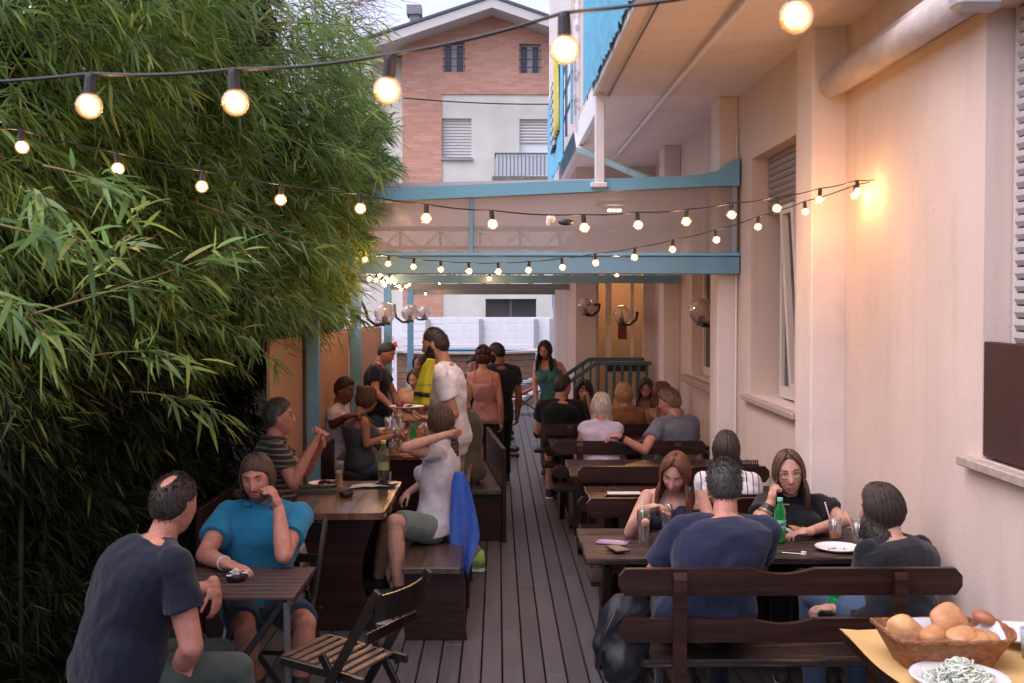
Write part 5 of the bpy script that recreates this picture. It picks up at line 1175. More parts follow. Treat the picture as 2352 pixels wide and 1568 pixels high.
def tumbler(p, r, h, label, drink=None, lvl=.4, straw=None, shape=0, foam=False, name='glass'):
    e = tag(empty(name, p), label, 'glass')
    if shape == 0: pr = [(r*.82, .0), (r*.84, .01), (r, h), (r*.95, h), (r*.78, .014), (0, .014)]
    elif shape == 1: pr = [(r*.8, 0), (r*.72, h*.08), (r*.68, h*.25), (r*.78, h*.45), (r, h*.72), (r*1.0, h*.85), (r*.92, h), (r*.88, h), (r*.95, h*.84), (r*.73, h*.45), (r*.62, h*.25), (0, .015)]
    else: pr = [(r*.8, 0), (r*.8, .004), (r*.12, .008), (r*.09, h*.5), (r*.5, h*.56), (r, h*.72), (r*.95, h*.86), (r*.78, h), (r*.76, h), (r*.92, h*.85), (r*.96, h*.72), (r*.45, h*.58), (0, h*.54)]
    MB().lathe(p, pr, 28).build('glass_body', clear, e, smooth=True)
    if drink:
        rr = lambda t: np.interp(t, [0, .25, .45, .72, .85, 1], [.7, .62, .73, .93, .93, .88])*r*.97 if shape == 1 else (.80+.15*t)*r if shape == 0 else r*.9
        z0 = .015 if shape < 2 else h*.58; zz = np.linspace(z0, h*lvl, 8)
        MB().lathe(p, [(0, z0)]+[(rr(z/h)*.98, z) for z in zz]+[(0, h*lvl)], 24).build('drink', drink, e, smooth=False)
        if foam: MB().lathe(p, [(0, h*lvl), (rr(lvl)*.98, h*lvl), (rr(lvl)*.98, h*lvl+.012), (0, h*lvl+.013)], 24).build('foam', mat('beer_foam', (.75, .68, .55), .8), e)
    if straw:
        c1, c2, tip = straw; tip = Vector(tip); a = p+Vector((0, 0, .02)); n = 16
        o = MB().tube([a, p+tip], .0036, 8).build('straw', c1, e, smooth=True)
        s = MB()
        for i in range(n): q = a.lerp(p+tip, (i+.2)/n); q2 = a.lerp(p+tip, (i+.62)/n); s.tube([q, q2], .0039, 8)
        s.build('straw_stripes', c2, o)
    return e
def bottle(p, h, r, m, cap_m, label, drink=None, lvl=.5, lab=None, name='bottle'):
    e = tag(empty(name, p), label, 'bottle')
    pr = [(0, 0), (r*.8, 0), (r, .012), (r*.96, h*.2), (r, h*.24), (r, h*.52), (r*.93, h*.56), (r, h*.62), (r*.9, h*.74), (r*.45, h*.86), (r*.40, h*.93), (r*.40, h*.95)]
    MB().lathe(p, pr, 28).build('bottle_body', m, e, smooth=True)
    MB().lathe(p, [(r*.46, h*.93), (r*.46, h), (0, h)], 16).build('cap', cap_m, e)
    if drink:
        pz = [q for q in pr if q[1] < h*lvl]; MB().lathe(p, [(a*.95, b+.002) for a, b in pz]+[(pz[-1][0]*.95, h*lvl), (0, h*lvl)], 24).build('drink', drink, e, smooth=True)
    if lab: MB().lathe(p, [(r*1.02, h*.34), (r*1.02, h*.52)], 28).build('bottle_label', lab, e, smooth=True)
    return e
T = .752
# --- front right table
green_pet = glassy('green_bottle_plastic', (.25, .85, .42), .3, .35, .05, (.05, .55, .2))
lab_g = mat('pale_green_label', (.25, .6, .4), .6, var=.15, vscale=60)
b = bottle(atz(1791, 1246, T), .235, .031, green_pet, mat('mint_cap', (.25, .65, .5), .4), 'green plastic soft drink bottle standing before the woman with glasses', liquid('green', (.04, .5, .18)), .5, lab_g)
c = atz(1791, 1246, T); text('label_text', 'BIO', .026, Matrix.Translation(c+Vector((.012, -.0325, .102))) @ Euler((R(90), 0, R(12))).to_matrix().to_4x4(), mat('ink_black', (.02, .03, .03), .7), b)
plate(atz(1850, 1224, T), .105, 'white plate with flatbread and grilled meat behind the green bottle', [('flatbread', bread, [(-.03, .03, .012, .055, .02, .008), (-.02, .015, .016, .05, .022, .006), (-.045, .01, .01, .03, .02, .01)]), ('meat', meat, [(.02, -.02, .012, .035, .02, .010), (.05, -.015, .01, .022, .018, .009), (-.01, -.028, .01, .03, .016, .009)])])
plate(atz(1925, 1262, T), .115, 'empty white plate with crumbs beside the bobbed woman', [('crumbs', crumb, [(-.03, 0, 0, .006, .004, .002), (-.015, .01, 0, .008, .004, .003), (.03, -.005, 0, .006, .004, .003), (-.05, -.01, 0, .003, .003, .002)])])
rw, rr_ = mat('straw_white', (.75, .72, .72), .6), mat('straw_red', (.6, .04, .06), .6)
tumbler(atz(1918, 1240, T), .034, .115, 'tumbler with orange drink and red striped straw, left one of two', liquid('orange', (.45, .14, .05)), .35, (rw, rr_, (-.055, .0, .20)))
tumbler(atz(1970, 1248, T), .034, .115, 'empty tumbler with red striped straw beside the orange drink', None, .4, (rw, rr_, (-.065, .0, .165)))
pg = atz(1478, 1250, T)
g = tumbler(pg, .036, .185, 'tall empty beer glass with round emblem and green striped straw', None, .4, (mat('straw_pale', (.6, .68, .5), .6), mat('straw_green', (.3, .5, .15), .6), (-.006, .0, .245)), shape=1)
em = pg+Vector((.004, -.0375, .125)); disc = lambda r, y: MB().tube([em+Vector((0, y, 0)), em+Vector((0, y-.0008, 0))], r, 24)
disc(.020, 0).build('emblem', mat('emblem_gold', (.7, .35, .08), .5), g); disc(.017, -.001).build('emblem', mat('emblem_cream', (.8, .75, .7), .5), g)
MB().prism([(em.x+.0165*math.cos(a), em.z+.0165*math.sin(a)) for a in np.linspace(math.pi*1.03, math.pi*1.97, 12)], 1, em.y-.003, em.y-.002).build('emblem', mat('emblem_red', (.65, .03, .03), .5), g)
text('emblem_text', 'AMSTEL', .0072, Matrix.Translation(em+Vector((0, -.0035, .0035))) @ Euler((R(90), 0, 0)).to_matrix().to_4x4(), mat('emblem_ink', (.1, .02, .02), .6), g)
text('emblem_text', 'BEER', .0060, Matrix.Translation(em+Vector((0, -.0038, -.0065))) @ Euler((R(90), 0, 0)).to_matrix().to_4x4(), rw, g)
tumbler(atz(1530, 1222, T), .036, .15, 'clear goblet under the red haired woman\'s hand', None, shape=1)
fl = atz(1407, 1245, T+.002); Mf = Matrix.Translation(fl) @ Euler((0, 0, R(-18))).to_matrix().to_4x4()
fe = tag(empty('flyer', fl), 'purple and blue festival flyer under the phone on the front right table', 'flyer')
MB().box(-.082, .082, -.05, .05, 0, .002).xf(Mf).build('paper', mat('flyer_purple', (.09, .09, .30), .35, .5, var=.5, vscale=9, col2=(.28, .16, .36)), fe)
text('flyer_text', 'UlisseFest', .03, Matrix.Translation(fl+Vector((0, .018, .0025))) @ Euler((0, 0, R(-18))).to_matrix().to_4x4(), rw, fe)
text('flyer_text', 'lonely planet', .014, Matrix.Translation(fl+Vector((.004, .038, .0025))) @ Euler((0, 0, R(-18))).to_matrix().to_4x4(), rw, fe)
ph = atz(1418, 1262, T+.006)
def phone(p, rz, label):
    e = tag(empty('phone', p), label, 'phone'); M = Matrix.Translation(p) @ Euler((0, 0, rz)).to_matrix().to_4x4()
    MB().box(-.037, .037, -.072, .072, 0, .009, .003).xf(M).build('case', mat('phone_black', (.012, .012, .014), .25), e); MB().box(-.034, .034, -.068, .068, .0092, .0098).xf(M).build('screen', mat('phone_glass', (.03, .035, .045), .35, .5), e); return e
phone(ph, R(18), 'black phone lying on the festival flyer')
def cutlery(p, rz, kind, label):
    e = tag(empty(kind, p), label, kind); M = Matrix.Translation(p) @ Euler((0, 0, rz)).to_matrix().to_4x4()
    MB().box(-.09, .02, -.0045, .0045, 0, .004, .001).xf(M).build('handle', steel, e)
    if kind == 'fork':
        m = MB().box(.02, .055, -.011, .011, .001, .003)
        for y in (-.0095, -.0032, .0032, .0095): m.box(.055, .10, y-.0014, y+.0014, .001, .003)
        m.xf(M).build('tines', steel, e)
    else: MB().prism([(.02, -.005), (.10, -.009), (.115, .0), (.02, .005)], 2, .001, .0025).xf(M).build('blade', steel, e)
cutlery(atz(1752, 1252, T), R(100), 'fork', 'steel fork left of the green bottle'); cutlery(atz(1805, 1270, T), R(158), 'knife', 'steel knife lying in front of the green bottle')
tag(MB().lathe(atz(1846, 1273, T), [(0, .014), (.0135, .014), (.0145, .0), (0, 0)], 18).build('screw_top', mat('white_cap', (.7, .72, .72), .4)), 'white bottle cap near the table edge left of the empty plate', 'cap')
p = atz(1930, 1385, .56); bottle(at(1920, 1420, 5.02), .2, .03, green_pet, mat('green_cap', (.03, .3, .12), .4), 'green bottle held low behind the front bench backrest', liquid('green', (.04, .5, .18)), .5)
# --- second right table
pp = atz(1432, 1135, T+.001); tag(MB().box(pp.x-.10, pp.x+.12, pp.y-.07, pp.y+.10, pp.z, pp.z+.002).build('paper_menu', mat('white_paper', (.62, .62, .66), .7)), 'white sheet on the second right table', 'paper')
pp = atz(1428, 1146, T+.003); tag(MB().box(pp.x-.045, pp.x+.06, pp.y-.02, pp.y+.02, pp.z, pp.z+.022, .004).build('red_box', mat('red_packet', (.55, .02, .04), .4)), 'small red packet on the white sheet', 'packet')
bp = at(1722, 1062, 6.75); m = MB()
for i in range(9): m.box(bp.x-.05+i*.012, bp.x-.043+i*.012, bp.y, bp.y+.012, bp.z-.02, bp.z+.012+random.uniform(0, .006))
m.box(bp.x-.052, bp.x+.06, bp.y, bp.y+.012, bp.z-.03, bp.z-.012); tag(m.build('hair_claw', black_pl), 'black hair claw on the dark hair above the striped blouse', 'hair claw')
# --- left glossy table
bg_ = glassy('beer_look', (.9, .6, .2), .2, .6, .05, (.65, .28, .04)); beer = mat('drink_beer', (.55, .24, .03), .1, .5)
tumbler(atz(779, 1122, T), .033, .19, 'slim glass of half drunk beer on the glossy left table', beer, .58, None, shape=1, foam=True)
pet = glassy('clear_bottle_plastic', (.8, .85, .7), .3, .15, .05, (.5, .55, .4))
bottle(atz(881, 1113, T), .31, .040, pet, mat('yellow_cap', (.65, .55, .06), .4), 'plastic bottle with yellow cap and dark red drink', mat('drink_cola', (.06, .012, .008), .1), .36, mat('faded_yellow_label', (.35, .33, .16), .6, var=.2, vscale=30))
plate(atz(748, 1113, T), .12, 'plate of grilled ribs before the man with clasped hands', [('ribs', meat, [(-.02, .01, .012, .045, .03, .014), (.03, .0, .012, .045, .028, .014), (.06, .02, .01, .03, .02, .01)]), ('foil', mat('foil_bits', (.6, .6, .62), .3, metal=.6), [(.0, -.03, .004, .012, .008, .005), (.04, -.035, .004, .01, .008, .004)])])
def ashtray(p, r, label, butts=True):
    e = tag(empty('ashtray', p), label, 'ashtray')
    MB().lathe(p, [(0, 0), (r*.78, 0), (r*.9, .008), (r, .034), (r*.9, .036), (r*.76, .012), (0, .010)], 26).build('bowl', black_pl, e, smooth=True)
    if butts:
        m = MB()
        for i in range(14):
            a = random.uniform(0, 6.28); q = p+Vector((random.gauss(0, r*.4), random.gauss(0, r*.4), .028+random.uniform(0, .016))); m.tube([q, q+Vector((math.cos(a)*.022, math.sin(a)*.022, random.uniform(-.004, .01)))], .004, 7)
        m.build('cigarette_ends', mat('cigarette_paper', (.7, .66, .62), .8), e)
ashtray(atz(542, 1333, .717), .050, 'black ashtray heaped with cigarette ends on the folding table')
ashtray(atz(795, 1140, T), .050, 'black ashtray near the front edge of the glossy left table', False)
nbp = atz(858, 1117, T+.001); ne = tag(empty('notebook', nbp), 'open notebook with white pages on the glossy left table', 'notebook')
vs = []; 
for i in range(13):
    t = i/12*2-1; z = .012*(1-abs(abs(t)-.35)*1.2)+.002
    for y in (-.075, .075): vs.append((nbp.x+t*.15, nbp.y+y+t*.03, nbp.z+z)); 
MB().add(vs, [(2*i, 2*i+1, 2*i+3, 2*i+2) for i in range(12)]).build('pages', mat('page_white', (.6, .59, .62), .7), ne, smooth=True)
MB().box(nbp.x-.15, nbp.x+.15, nbp.y-.09, nbp.y+.07, nbp.z, nbp.z+.003).build('cover', black_pl, ne)
phone(atz(888, 1112, T+.014), R(60), 'phone lying on the open notebook')
# --- long left table
tumbler(atz(912, 1028, T), .034, .16, 'glass of beer with red emblem by the tank top girl\'s hand', beer, .45, None, shape=1, foam=True)
tumbler(atz(902, 1046, T), .033, .11, 'short glass of beer at the near edge of the long left table', beer, .6)
ylw = mat('drink_lemonade', (.42, .40, .10), .2)
tumbler(atz(915, 1012, T), .032, .12, 'glass of cloudy lemonade with a pale straw', ylw, .8, (rw, mat('straw_yellow', (.6, .5, .1), .6), (.03, 0, .2)))
tumbler(atz(930, 1018, T), .030, .115, 'second lemonade glass, right of the first', ylw, .85)
b = bottle(atz(949, 1034, T), .22, .032, green_pet, mat('green_cap', (.03, .3, .12), .4), 'green water bottle with dark lettering on the long left table', liquid('green', (.04, .5, .18)), .4, lab_g)
c = atz(949, 1034, T); text('label_text', 'BIO', .03, Matrix.Translation(c+Vector((0, -.034, .095))) @ Euler((R(90), 0, 0)).to_matrix().to_4x4(), MATS['ink_black'], b)
tumbler(atz(893, 990, T), .045, .14, 'wide clear glass jar among the plates of the long left table', None, name='glass')
plate(atz(890, 988, T), .13, 'plate of flatbread at the far side of the long left table', [('flatbread', bread, [(0, 0, .008, .07, .05, .008), (.03, .02, .014, .04, .03, .008)])])
for x, y, h_, l in ((925, 952, .2, 'tall wine glass left of the dark bottle'), (937, 958, .19, 'wine glass nearest the dark bottle'), (918, 978, .18, 'wine glass with a bowl below the waiter\'s plate')): tumbler(atz(x, y+14, T), .04, h_, l, None, shape=2, name='wine_glass')
bottle(atz(932, 968, T), .27, .035, mat('dark_bottle_glass', (.01, .012, .012), .1, .6), black_pl, 'dark wine bottle on the far left table')
tumbler(atz(985, 1010, T), .05, .16, 'wide glass pitcher between waiter and braided girl', mat('drink_pale', (.35, .3, .25), .2), .3)
pp = atz(925, 1050, T+.001); tag(MB().bar(pp, pp+Vector((.09, .02, 0)), .018, .014).build('lighter', mat('red_plastic', (.6, .03, .02), .5)), 'red and white lighter at the near edge of the long left table', 'lighter')
plate(atz(940, 1035, T), .09, 'small plate with cutlery behind the red lighter', [('crumbs', crumb, [(0, 0, .004, .03, .02, .006)])])
# waiter's plate
wp = at(934, 937, 8.0); plate(wp, .13, 'white plate with red salad in the waiter\'s hands', [('salad', mat('radicchio', (.25, .02, .06), .5, var=.5, vscale=40), [(-.05, .0, .018, .03, .03, .02), (-.035, .01, .03, .02, .02, .018)]), ('meat', meat, [(.02, 0, .01, .03, .02, .008)])])
# --- serving table
Z = .872
bk_c = atz(2162, 1520, Z)
be = tag(empty('bread_basket', bk_c), 'brown wicker basket of rolls lined with white paper', 'basket')
wick = mat('wicker', (.20, .075, .03), .65, .3, var=.4, vscale=50, bump=.8, bscale=140, col2=(.34, .15, .07))
A = (.195, .125); vs, fs = [], []; nU, nV = 56, 12
def rrect(t, a, b):
    c, s_ = math.cos(t), math.sin(t); e_ = .42; return a*math.copysign(abs(c)**e_, c), b*math.copysign(abs(s_)**e_, s_)
for s_in in (0, 1):
    for j in range(nV+1):
        t = j/nV; k = .70+.30*t
        for i in range(nU):
            th = 2*math.pi*i/nU; x, y = rrect(th, A[0]*k, A[1]*k); up = .095*t*(1+.16*abs(math.cos(th))**6)
            w = .0028*math.sin(i*math.pi*1.0+j*math.pi)*(1-s_in); q = 1-.03*s_in
            vs.append((bk_c.x+x*q*(1+w*5), bk_c.y+y*q*(1+w*8), bk_c.z+.002+s_in*.003+up))
for s_in in (0, 1):
    o_ = s_in*(nV+1)*nU
    fs += [(o_+j*nU+i, o_+j*nU+(i+1) % nU, o_+(j+1)*nU+(i+1) % nU, o_+(j+1)*nU+i) for j in range(nV) for i in range(nU)]
fs += [tuple(range(nU)), tuple((nV+1)*nU+i for i in range(nU))]
MB().add(vs, fs).build('weave', wick, be)
m = MB()
for k in range(2):
    pts = []
    for i in range(nU+1):
        th = 2*math.pi*i/nU; x, y = rrect(th, A[0], A[1]); pts.append((bk_c.x+x, bk_c.y+y, bk_c.z+.097*(1+.16*abs(math.cos(th))**6)+.004*math.sin(i*1.7+k*math.pi)))
    m.tube(pts, .0052, 6, cap=False)
m.build('rim', wick, be, smooth=True)
m = MB()
vs = []
for j in range(5):
    for i in range(nU):
        th = 2*math.pi*i/nU; t = j/4; k = .66+.31*t; x, y = rrect(th, A[0]*k, A[1]*k); vs.append((bk_c.x+x, bk_c.y+y, bk_c.z+.012+.088*t*(1+.16*abs(math.cos(th))**6)+.004*math.sin(5*th)*t))
m.add(vs, [(j*nU+i, j*nU+(i+1) % nU, (j+1)*nU+(i+1) % nU, (j+1)*nU+i) for j in range(4) for i in range(nU)]+[tuple(range(nU))]).build('paper_lining', mat('white_paper_liner', (.66, .66, .7), .7, bump=.3, bscale=30), be)
bun_m = mat('bun_crust', (.42, .15, .05), .42, .5, var=.35, vscale=14, col2=(.60, .32, .15), bump=.5, bscale=40, vcon=(.3, .7)); bun_c = mat('bun_side', (.56, .30, .13), .6, var=.3, vscale=18, bump=.5, bscale=40)
rot_off = [(-.105, .01, .092), (.045, .055, .112), (.045, -.035, .095), (.085, -.045, .088), (-.03, -.01, .085), (.135, -.02, .08), (.165, .07, .115)]
for (px, py, dz_, rx, ry, rz_, rot, m_, l) in ((2093, 1440, .065, .072, .044, .040, (.1, .55, .5), bun_c, 'big pale roll at the left end of the basket'), (2205, 1440, .08, .056, .022, .050, (-.35, 0, .1), bun_m, 'dark round roll at the back of the basket'),
        (2200, 1475, .075, .042, .036, .014, (.4, -.3, 0), bun_m, 'bun half leaning in the middle of the basket'), (2240, 1485, .07, .044, .038, .013, (.45, -.1, .3), bun_m, 'bun half lying lowest in the middle of the basket'), (2150, 1485, .055, .062, .036, .028, (.0, .1, .9), bun_m, 'glossy roll lying beside the big pale one'), (2270, 1492, .06, .035, .03, .022, (0, 0, 0), bun_m, 'small roll at the right end of the basket'), (2300, 1455, .085, .032, .030, .02, (.1, .2, 0), mat('roll_dark', (.34, .12, .05), .45, var=.2), 'twisted brown roll on the basket\'s right rim')):
    q = atz(px, py, Z+dz_); q = bk_c+Vector(rot_off.pop(0)); b_ = MB().ball(q, (rx*1.08, ry*1.08, rz_*1.12), Euler(rot).to_matrix(), 26, 16)
    b_.v = [(x+.003*math.sin(55*y+25*z)+.0015*math.sin(130*z), y+.002*math.sin(80*x), z+.0028*math.sin(62*x+30*y)) for x, y, z in b_.v]
    tag(b_.build('bread_roll', m_, None, smooth=True), l, 'bread roll', 'rolls in the basket')
op = atz(2203, 1578, Z)
oe = tag(empty('onion_plate', op), 'shallow white bowl piled with sliced onion rings', 'bowl')
MB().lathe(op, [(0, .004), (.07, .004), (.125, .026), (.138, .032), (.136, .035), (.12, .03), (.068, .012), (0, .011)], 40).build('dish', plate_m, oe, smooth=True)
on = MB()
for i in range(240):
    rr = abs(random.gauss(0, .05)); a = random.uniform(0, 6.28)
    if rr > .105: continue
    c = op+Vector((rr*math.cos(a), rr*math.sin(a)*.9, .022+.052*math.exp(-(rr/.062)**2)*random.uniform(.4, 1))); r = random.uniform(.010, .026); a0 = random.uniform(0, 6.28); sp = random.uniform(2, 5.5)
    M3 = Euler((random.gauss(0, .6), random.gauss(0, .6), 0)).to_matrix(); on.tube([c+M3 @ Vector((r*math.cos(a0+sp*t/7), r*.8*math.sin(a0+sp*t/7), 0)) for t in range(8)], .0028, 4)
on.build('onion_rings', mat('raw_onion', (.62, .66, .55), .3, .5, var=.15, vscale=30), oe, smooth=True)
tp = atz(2262, 1650, Z); te = tag(empty('tomato_plate', tp), 'white plate of red tomato pieces cut by the bottom edge', 'plate')
MB().lathe(tp+Vector((0, 0, .03)), [(0, .004), (.09, .004), (.125, .016), (.12, .02), (.08, .009), (0, .008)], 36).lathe(tp, [(.06, 0), (.06, .03)], 20).build('dish', plate_m, te, smooth=True)
m = MB()
for x, y in ((-.05, .03), (-.02, .05), (-.035, .0)): m.ball(tp+Vector((x, y, .055)), (.02, .018, .014), None, 12, 8)
m.build('tomatoes', mat('tomato', (.55, .03, .02), .2, .5), te, smooth=True)
m = MB()
for x, y in ((.02, .04), (.045, .05)): m.ball(tp+Vector((x, y, .055)), (.022, .018, .016), None, 12, 8)
m.build('olives', mat('olive_dark', (.04, .015, .02), .25), te, smooth=True)
plate(atz(2345, 1462, Z+.02), .12, 'white plate behind the basket at the right edge', [])
tag(MB().lathe(atz(2375, 1510, Z), [(0, 0), (.035, 0), (.042, .09), (.039, .09), (.033, .006), (0, .006)], 24).build('paper_cup', mat('grey_cup', (.42, .44, .46), .5), None, smooth=True), 'grey cup cut by the right edge beside the basket', 'cup')
# ================================================================== cloths, bags, shoes
def drape(name, outline, Y, m, folds=5, depth=.035, thick=.008, label=None, cat=None, parent=None, nv=26, nu=30, ybulge=0):
    "outline: list of (v, xl, xr, y) picture rows -> hanging cloth with folds, real thickness"
    vv = [o[0] for o in outline]; vs = []
    for s_ in (0, 1):
        for j in range(nv+1):
            v = j/nv; xl = np.interp(v, vv, [o[1] for o in outline]); xr = np.interp(v, vv, [o[2] for o in outline]); y = np.interp(v, vv, [o[3] for o in outline]); sk_ = np.interp(v, vv, [o[4] if len(o) > 4 else 0 for o in outline])
            for i in range(nu+1):
                u = i/nu; p = at(xl+(xr-xl)*u, y+sk_*(u-.5)*2, Y-ybulge*math.sin(math.pi*u)); d = depth*math.sin(u*folds*math.pi+1.3*math.sin(v*2.5))*(.25+v)*.7
                vs.append((p.x, p.y+d+thick*s_, p.z))
    n = nu+1; N = (nv+1)*n; fs = []
    for s_ in (0, 1): fs += [(s_*N+j*n+i, s_*N+j*n+i+1, s_*N+(j+1)*n+i+1, s_*N+(j+1)*n+i) for j in range(nv) for i in range(nu)]
    for j in range(nv): fs += [(j*n, (j+1)*n, N+(j+1)*n, N+j*n), (j*n+nu, (j+1)*n+nu, N+(j+1)*n+nu, N+j*n+nu)]
    for i in range(nu): fs += [(i, i+1, N+i+1, N+i), (nv*n+i, nv*n+i+1, N+nv*n+i+1, N+nv*n+i)]
    o = MB().add(vs, fs).build(name, m, parent, smooth=True)
    if label: tag(o, label, cat)
    return o
terry = mat('blue_terry', (.035, .13, .55), .95, .1, var=.15, vscale=20, bump=.7, bscale=250, sheen=.4)
drape('beach_towel', [(0, 1044, 1066, 1084, 2), (.12, 1037, 1078, 1110, 4), (.35, 1034, 1092, 1160, 8), (.6, 1032, 1103, 1215, 12), (.72, 1032, 1096, 1245, 12), (1, 1036, 1074, 1308, 14)], 7.0, terry, 3, .05, .012, 'blue towel hanging over the end of the bench back by the aisle', 'towel')
ytm = mat('yellow_vinyl', (.62, .55, .03), .45, .4, var=.08, vscale=8)
ye = tag(empty('yellow_towel', at(970, 875, 7.9)), 'long bright yellow printed cloth hanging over the waiter\'s chest', 'cloth')
drape('cloth_body', [(0, 982, 1000, 824, 1), (.2, 970, 998, 842, 2), (.6, 957, 992, 880, 2), (1, 945, 986, 930, 2)], 7.86, ytm, 1.2, .02, .03, parent=ye, ybulge=.06)
drape('black_band', [(0, 952, 988, 901, 2), (1, 949, 987, 910, 2)], 7.835, black_pl, 1.2, .01, .03, parent=ye, nv=3, ybulge=.06)
Mx = lambda px, py, Y, tilt: Matrix.Translation(at(px, py, Y)) @ Euler((R(90), R(tilt), 0)).to_matrix().to_4x4()
text('cloth_lettering', 'AQUAVITA', .026, Mx(970, 884, 7.77, 4), MATS['ink_black'], ye)
# waiter's shirt lettering
for t_, py in (('E', 958-70), ('CE', 918)): pass
bpk = MB()
bc = at(1432, 1470, 4.72)
bpe = tag(empty('backpack', bc), 'black backpack slumped against the left end of the front bench', 'bag')
b_ = MB().ball(bc, (.115, .10, .21), Euler((0, R(-6), R(10))).to_matrix(), 22, 16).ball(bc+Vector((-.02, -.05, -.08)), (.085, .07, .12), None, 18, 12).ball(bc+Vector((.03, -.02, .12)), (.08, .08, .10), None, 18, 12)
remesh('bag_body', b_, .008, mat('black_nylon', (.012, .013, .018), .5, .4, var=.3, vscale=12, bump=.3, bscale=200), bpe, smooth=4, wr=.013, wk=22)
MB().tube([bc+Vector((-.04, -.09, .17)), bc+Vector((-.1, -.11, .05)), bc+Vector((-.12, -.09, -.1)), bc+Vector((-.08, -.08, -.2))], .011, 8, flat=.4).build('strap', black_pl, bpe, smooth=True)
# towels on the far balcony rail, sockets and cords on the wall
def rail_towel(y0, y1, z0, z1, m, label):
    vs, fs = [], []; n = 16
    for s_ in (0, 1):
        for j in range(9):
            for i in range(n+1):
                vs.append((.665+.014*s_+.012*math.sin(i*1.1+j*.2), y0+(y1-y0)*i/n+.02*math.sin(j*.8), z1+(z0-z1)*j/8+SH*y0))
    N = 9*(n+1)
    for s_ in (0, 1): fs += [(s_*N+j*(n+1)+i, s_*N+j*(n+1)+i+1, s_*N+(j+1)*(n+1)+i+1, s_*N+(j+1)*(n+1)+i) for j in range(8) for i in range(n)]
    fs += [(i, i+1, N+i+1, N+i) for i in range(n)]+[(8*(n+1)+i, 8*(n+1)+i+1, N+8*(n+1)+i+1, N+8*(n+1)+i) for i in range(n)]
    fs += [(j*(n+1)+e_, (j+1)*(n+1)+e_, N+(j+1)*(n+1)+e_, N+j*(n+1)+e_) for j in range(8) for e_ in (0, n)]
    tag(MB().add(vs, fs).build('towel', m, None, smooth=True), label, 'towel')
rail_towel(12.2, 12.9, 3.85, 4.75, mat('yellow_towel_cloth', (.6, .5, .12), .9, var=.15), 'yellow towel hung over the blue balcony screen')
rail_towel(12.95, 13.5, 3.75, 4.55, stripes('beach_stripes', (.5, .48, .5), (.03, .04, .12), 9, .5, 2), 'dark striped towel beside the yellow one on the balcony')
sk_ = MB().box(1.775, 1.79, 8.9, 8.98, .78, .90, .004); tag(sk_.build('wall_socket', white_p), 'white socket box low on the white pillar', 'socket')
cd_ = MB().tube([(1.93, 8.79, 3.4), (1.93, 8.79, .9), (1.90, 8.82, .8)], .009, 8); tag(cd_.build('conduit', white_p, smooth=True), 'thin white conduit running down beside the white pillar', 'conduit')
cr_ = at(1605, 632, 9.7); tag(MB().tube([cr_, at(1625, 690, 9.7), at(1642, 760, 9.7), at(1640, 860, 9.6), at(1632, 960, 9.6)], .005, 6).build('hanging_cord', mat('cream_cord', (.6, .48, .38), .6), smooth=True), 'cream cord hanging past the porch window', 'cord')
# roller skates lying beyond the slanting bench back
sk_b = mat('skate_black', (.02, .018, .02), .35); sk_s = mat('skate_silver', (.5, .48, .5), .25, metal=.6)
def skate(px, py, Y, rz, label):
    p = atz(px, py, .06); e = tag(empty('roller_skate', p), label, 'roller skate', 'roller skates on the deck'); M = Matrix.Translation(p) @ Euler((0, 0, rz)).to_matrix().to_4x4()
    b = MB().capsule((-.08, 0, .07), (.10, 0, .06), .055, .045, 12).capsule((-.07, 0, .08), (-.07, 0, .20), .055, .05, 12); b.xf(M); remesh('boot', b, .008, sk_b, e, smooth=2)
    MB().box(-.12, .13, -.022, .022, -.012, .016, .006).xf(M).build('frame', sk_s, e)
    for i in range(4):
        x = -.10+i*.07; MB().tube([M @ Vector((x, -.012, -.025)), M @ Vector((x, .012, -.025))], .034, 16).build('wheel', black_pl, e)
    for z in (.12, .17): MB().tube([M @ Vector((-.01, -.05, z)), M @ Vector((-.03, .055, z))], .01, 6).build('buckle', sk_s, e)
skate(1172, 1040, 12, R(-35), 'black inline skate with silver frame, the nearer of the pair'); skate(1160, 1002, 13, R(-15), 'black inline skate, the farther of the pair')
# deck chair by the pool
dc = tag(empty('deck_chair', (.5, 20.5, 0)), 'red armed deck chair with pale cushions on the far deck', 'deck chair')
rdw = mat('red_stained_wood', (.22, .03, .03), .4, .5); Yd = 20.5
def arc(y_): return [at(1172, 912, Yd+y_), at(1195, 906, Yd+y_), at(1220, 893, Yd+y_), at(1245, 872, Yd+y_), at(1262, 855, Yd+y_)]
for y_ in (0, .55):
    MB().tube(arc(y_), .035, 8).build('side_rail', rdw, dc, smooth=True)
    MB().bar(at(1180, 945, Yd+y_), at(1262, 880, Yd+y_), .05, .03).build('leg', mat('dark_chair_leg', (.03, .02, .02), .5), dc); MB().bar(at(1172, 905, Yd+y_), at(1250, 952, Yd+y_), .05, .03).build('leg', MATS['dark_chair_leg'], dc)
for (x, y, w) in ((1200, 917, 40), (1222, 905, 40)):
    a = at(x-w/2, y, Yd+.05); b = at(x+w/2, y-6, Yd+.5); MB().bar(a, b, .35, .05, c=.02).build('cushion', mat('cream_cushion', (.65, .64, .6), .8), dc)
pl = at(1215, 878, Yd+.2); tag(MB().ball(pl, (.17, .1, .07), Euler((0, R(-12), 0)).to_matrix(), 18, 10).build('striped_cushion', stripes('cushion_stripes', (.5, .5, .55), (.01, .01, .02), 30, .5, 2), None, smooth=True), 'black and white striped cushion on the red deck chair', 'cushion')
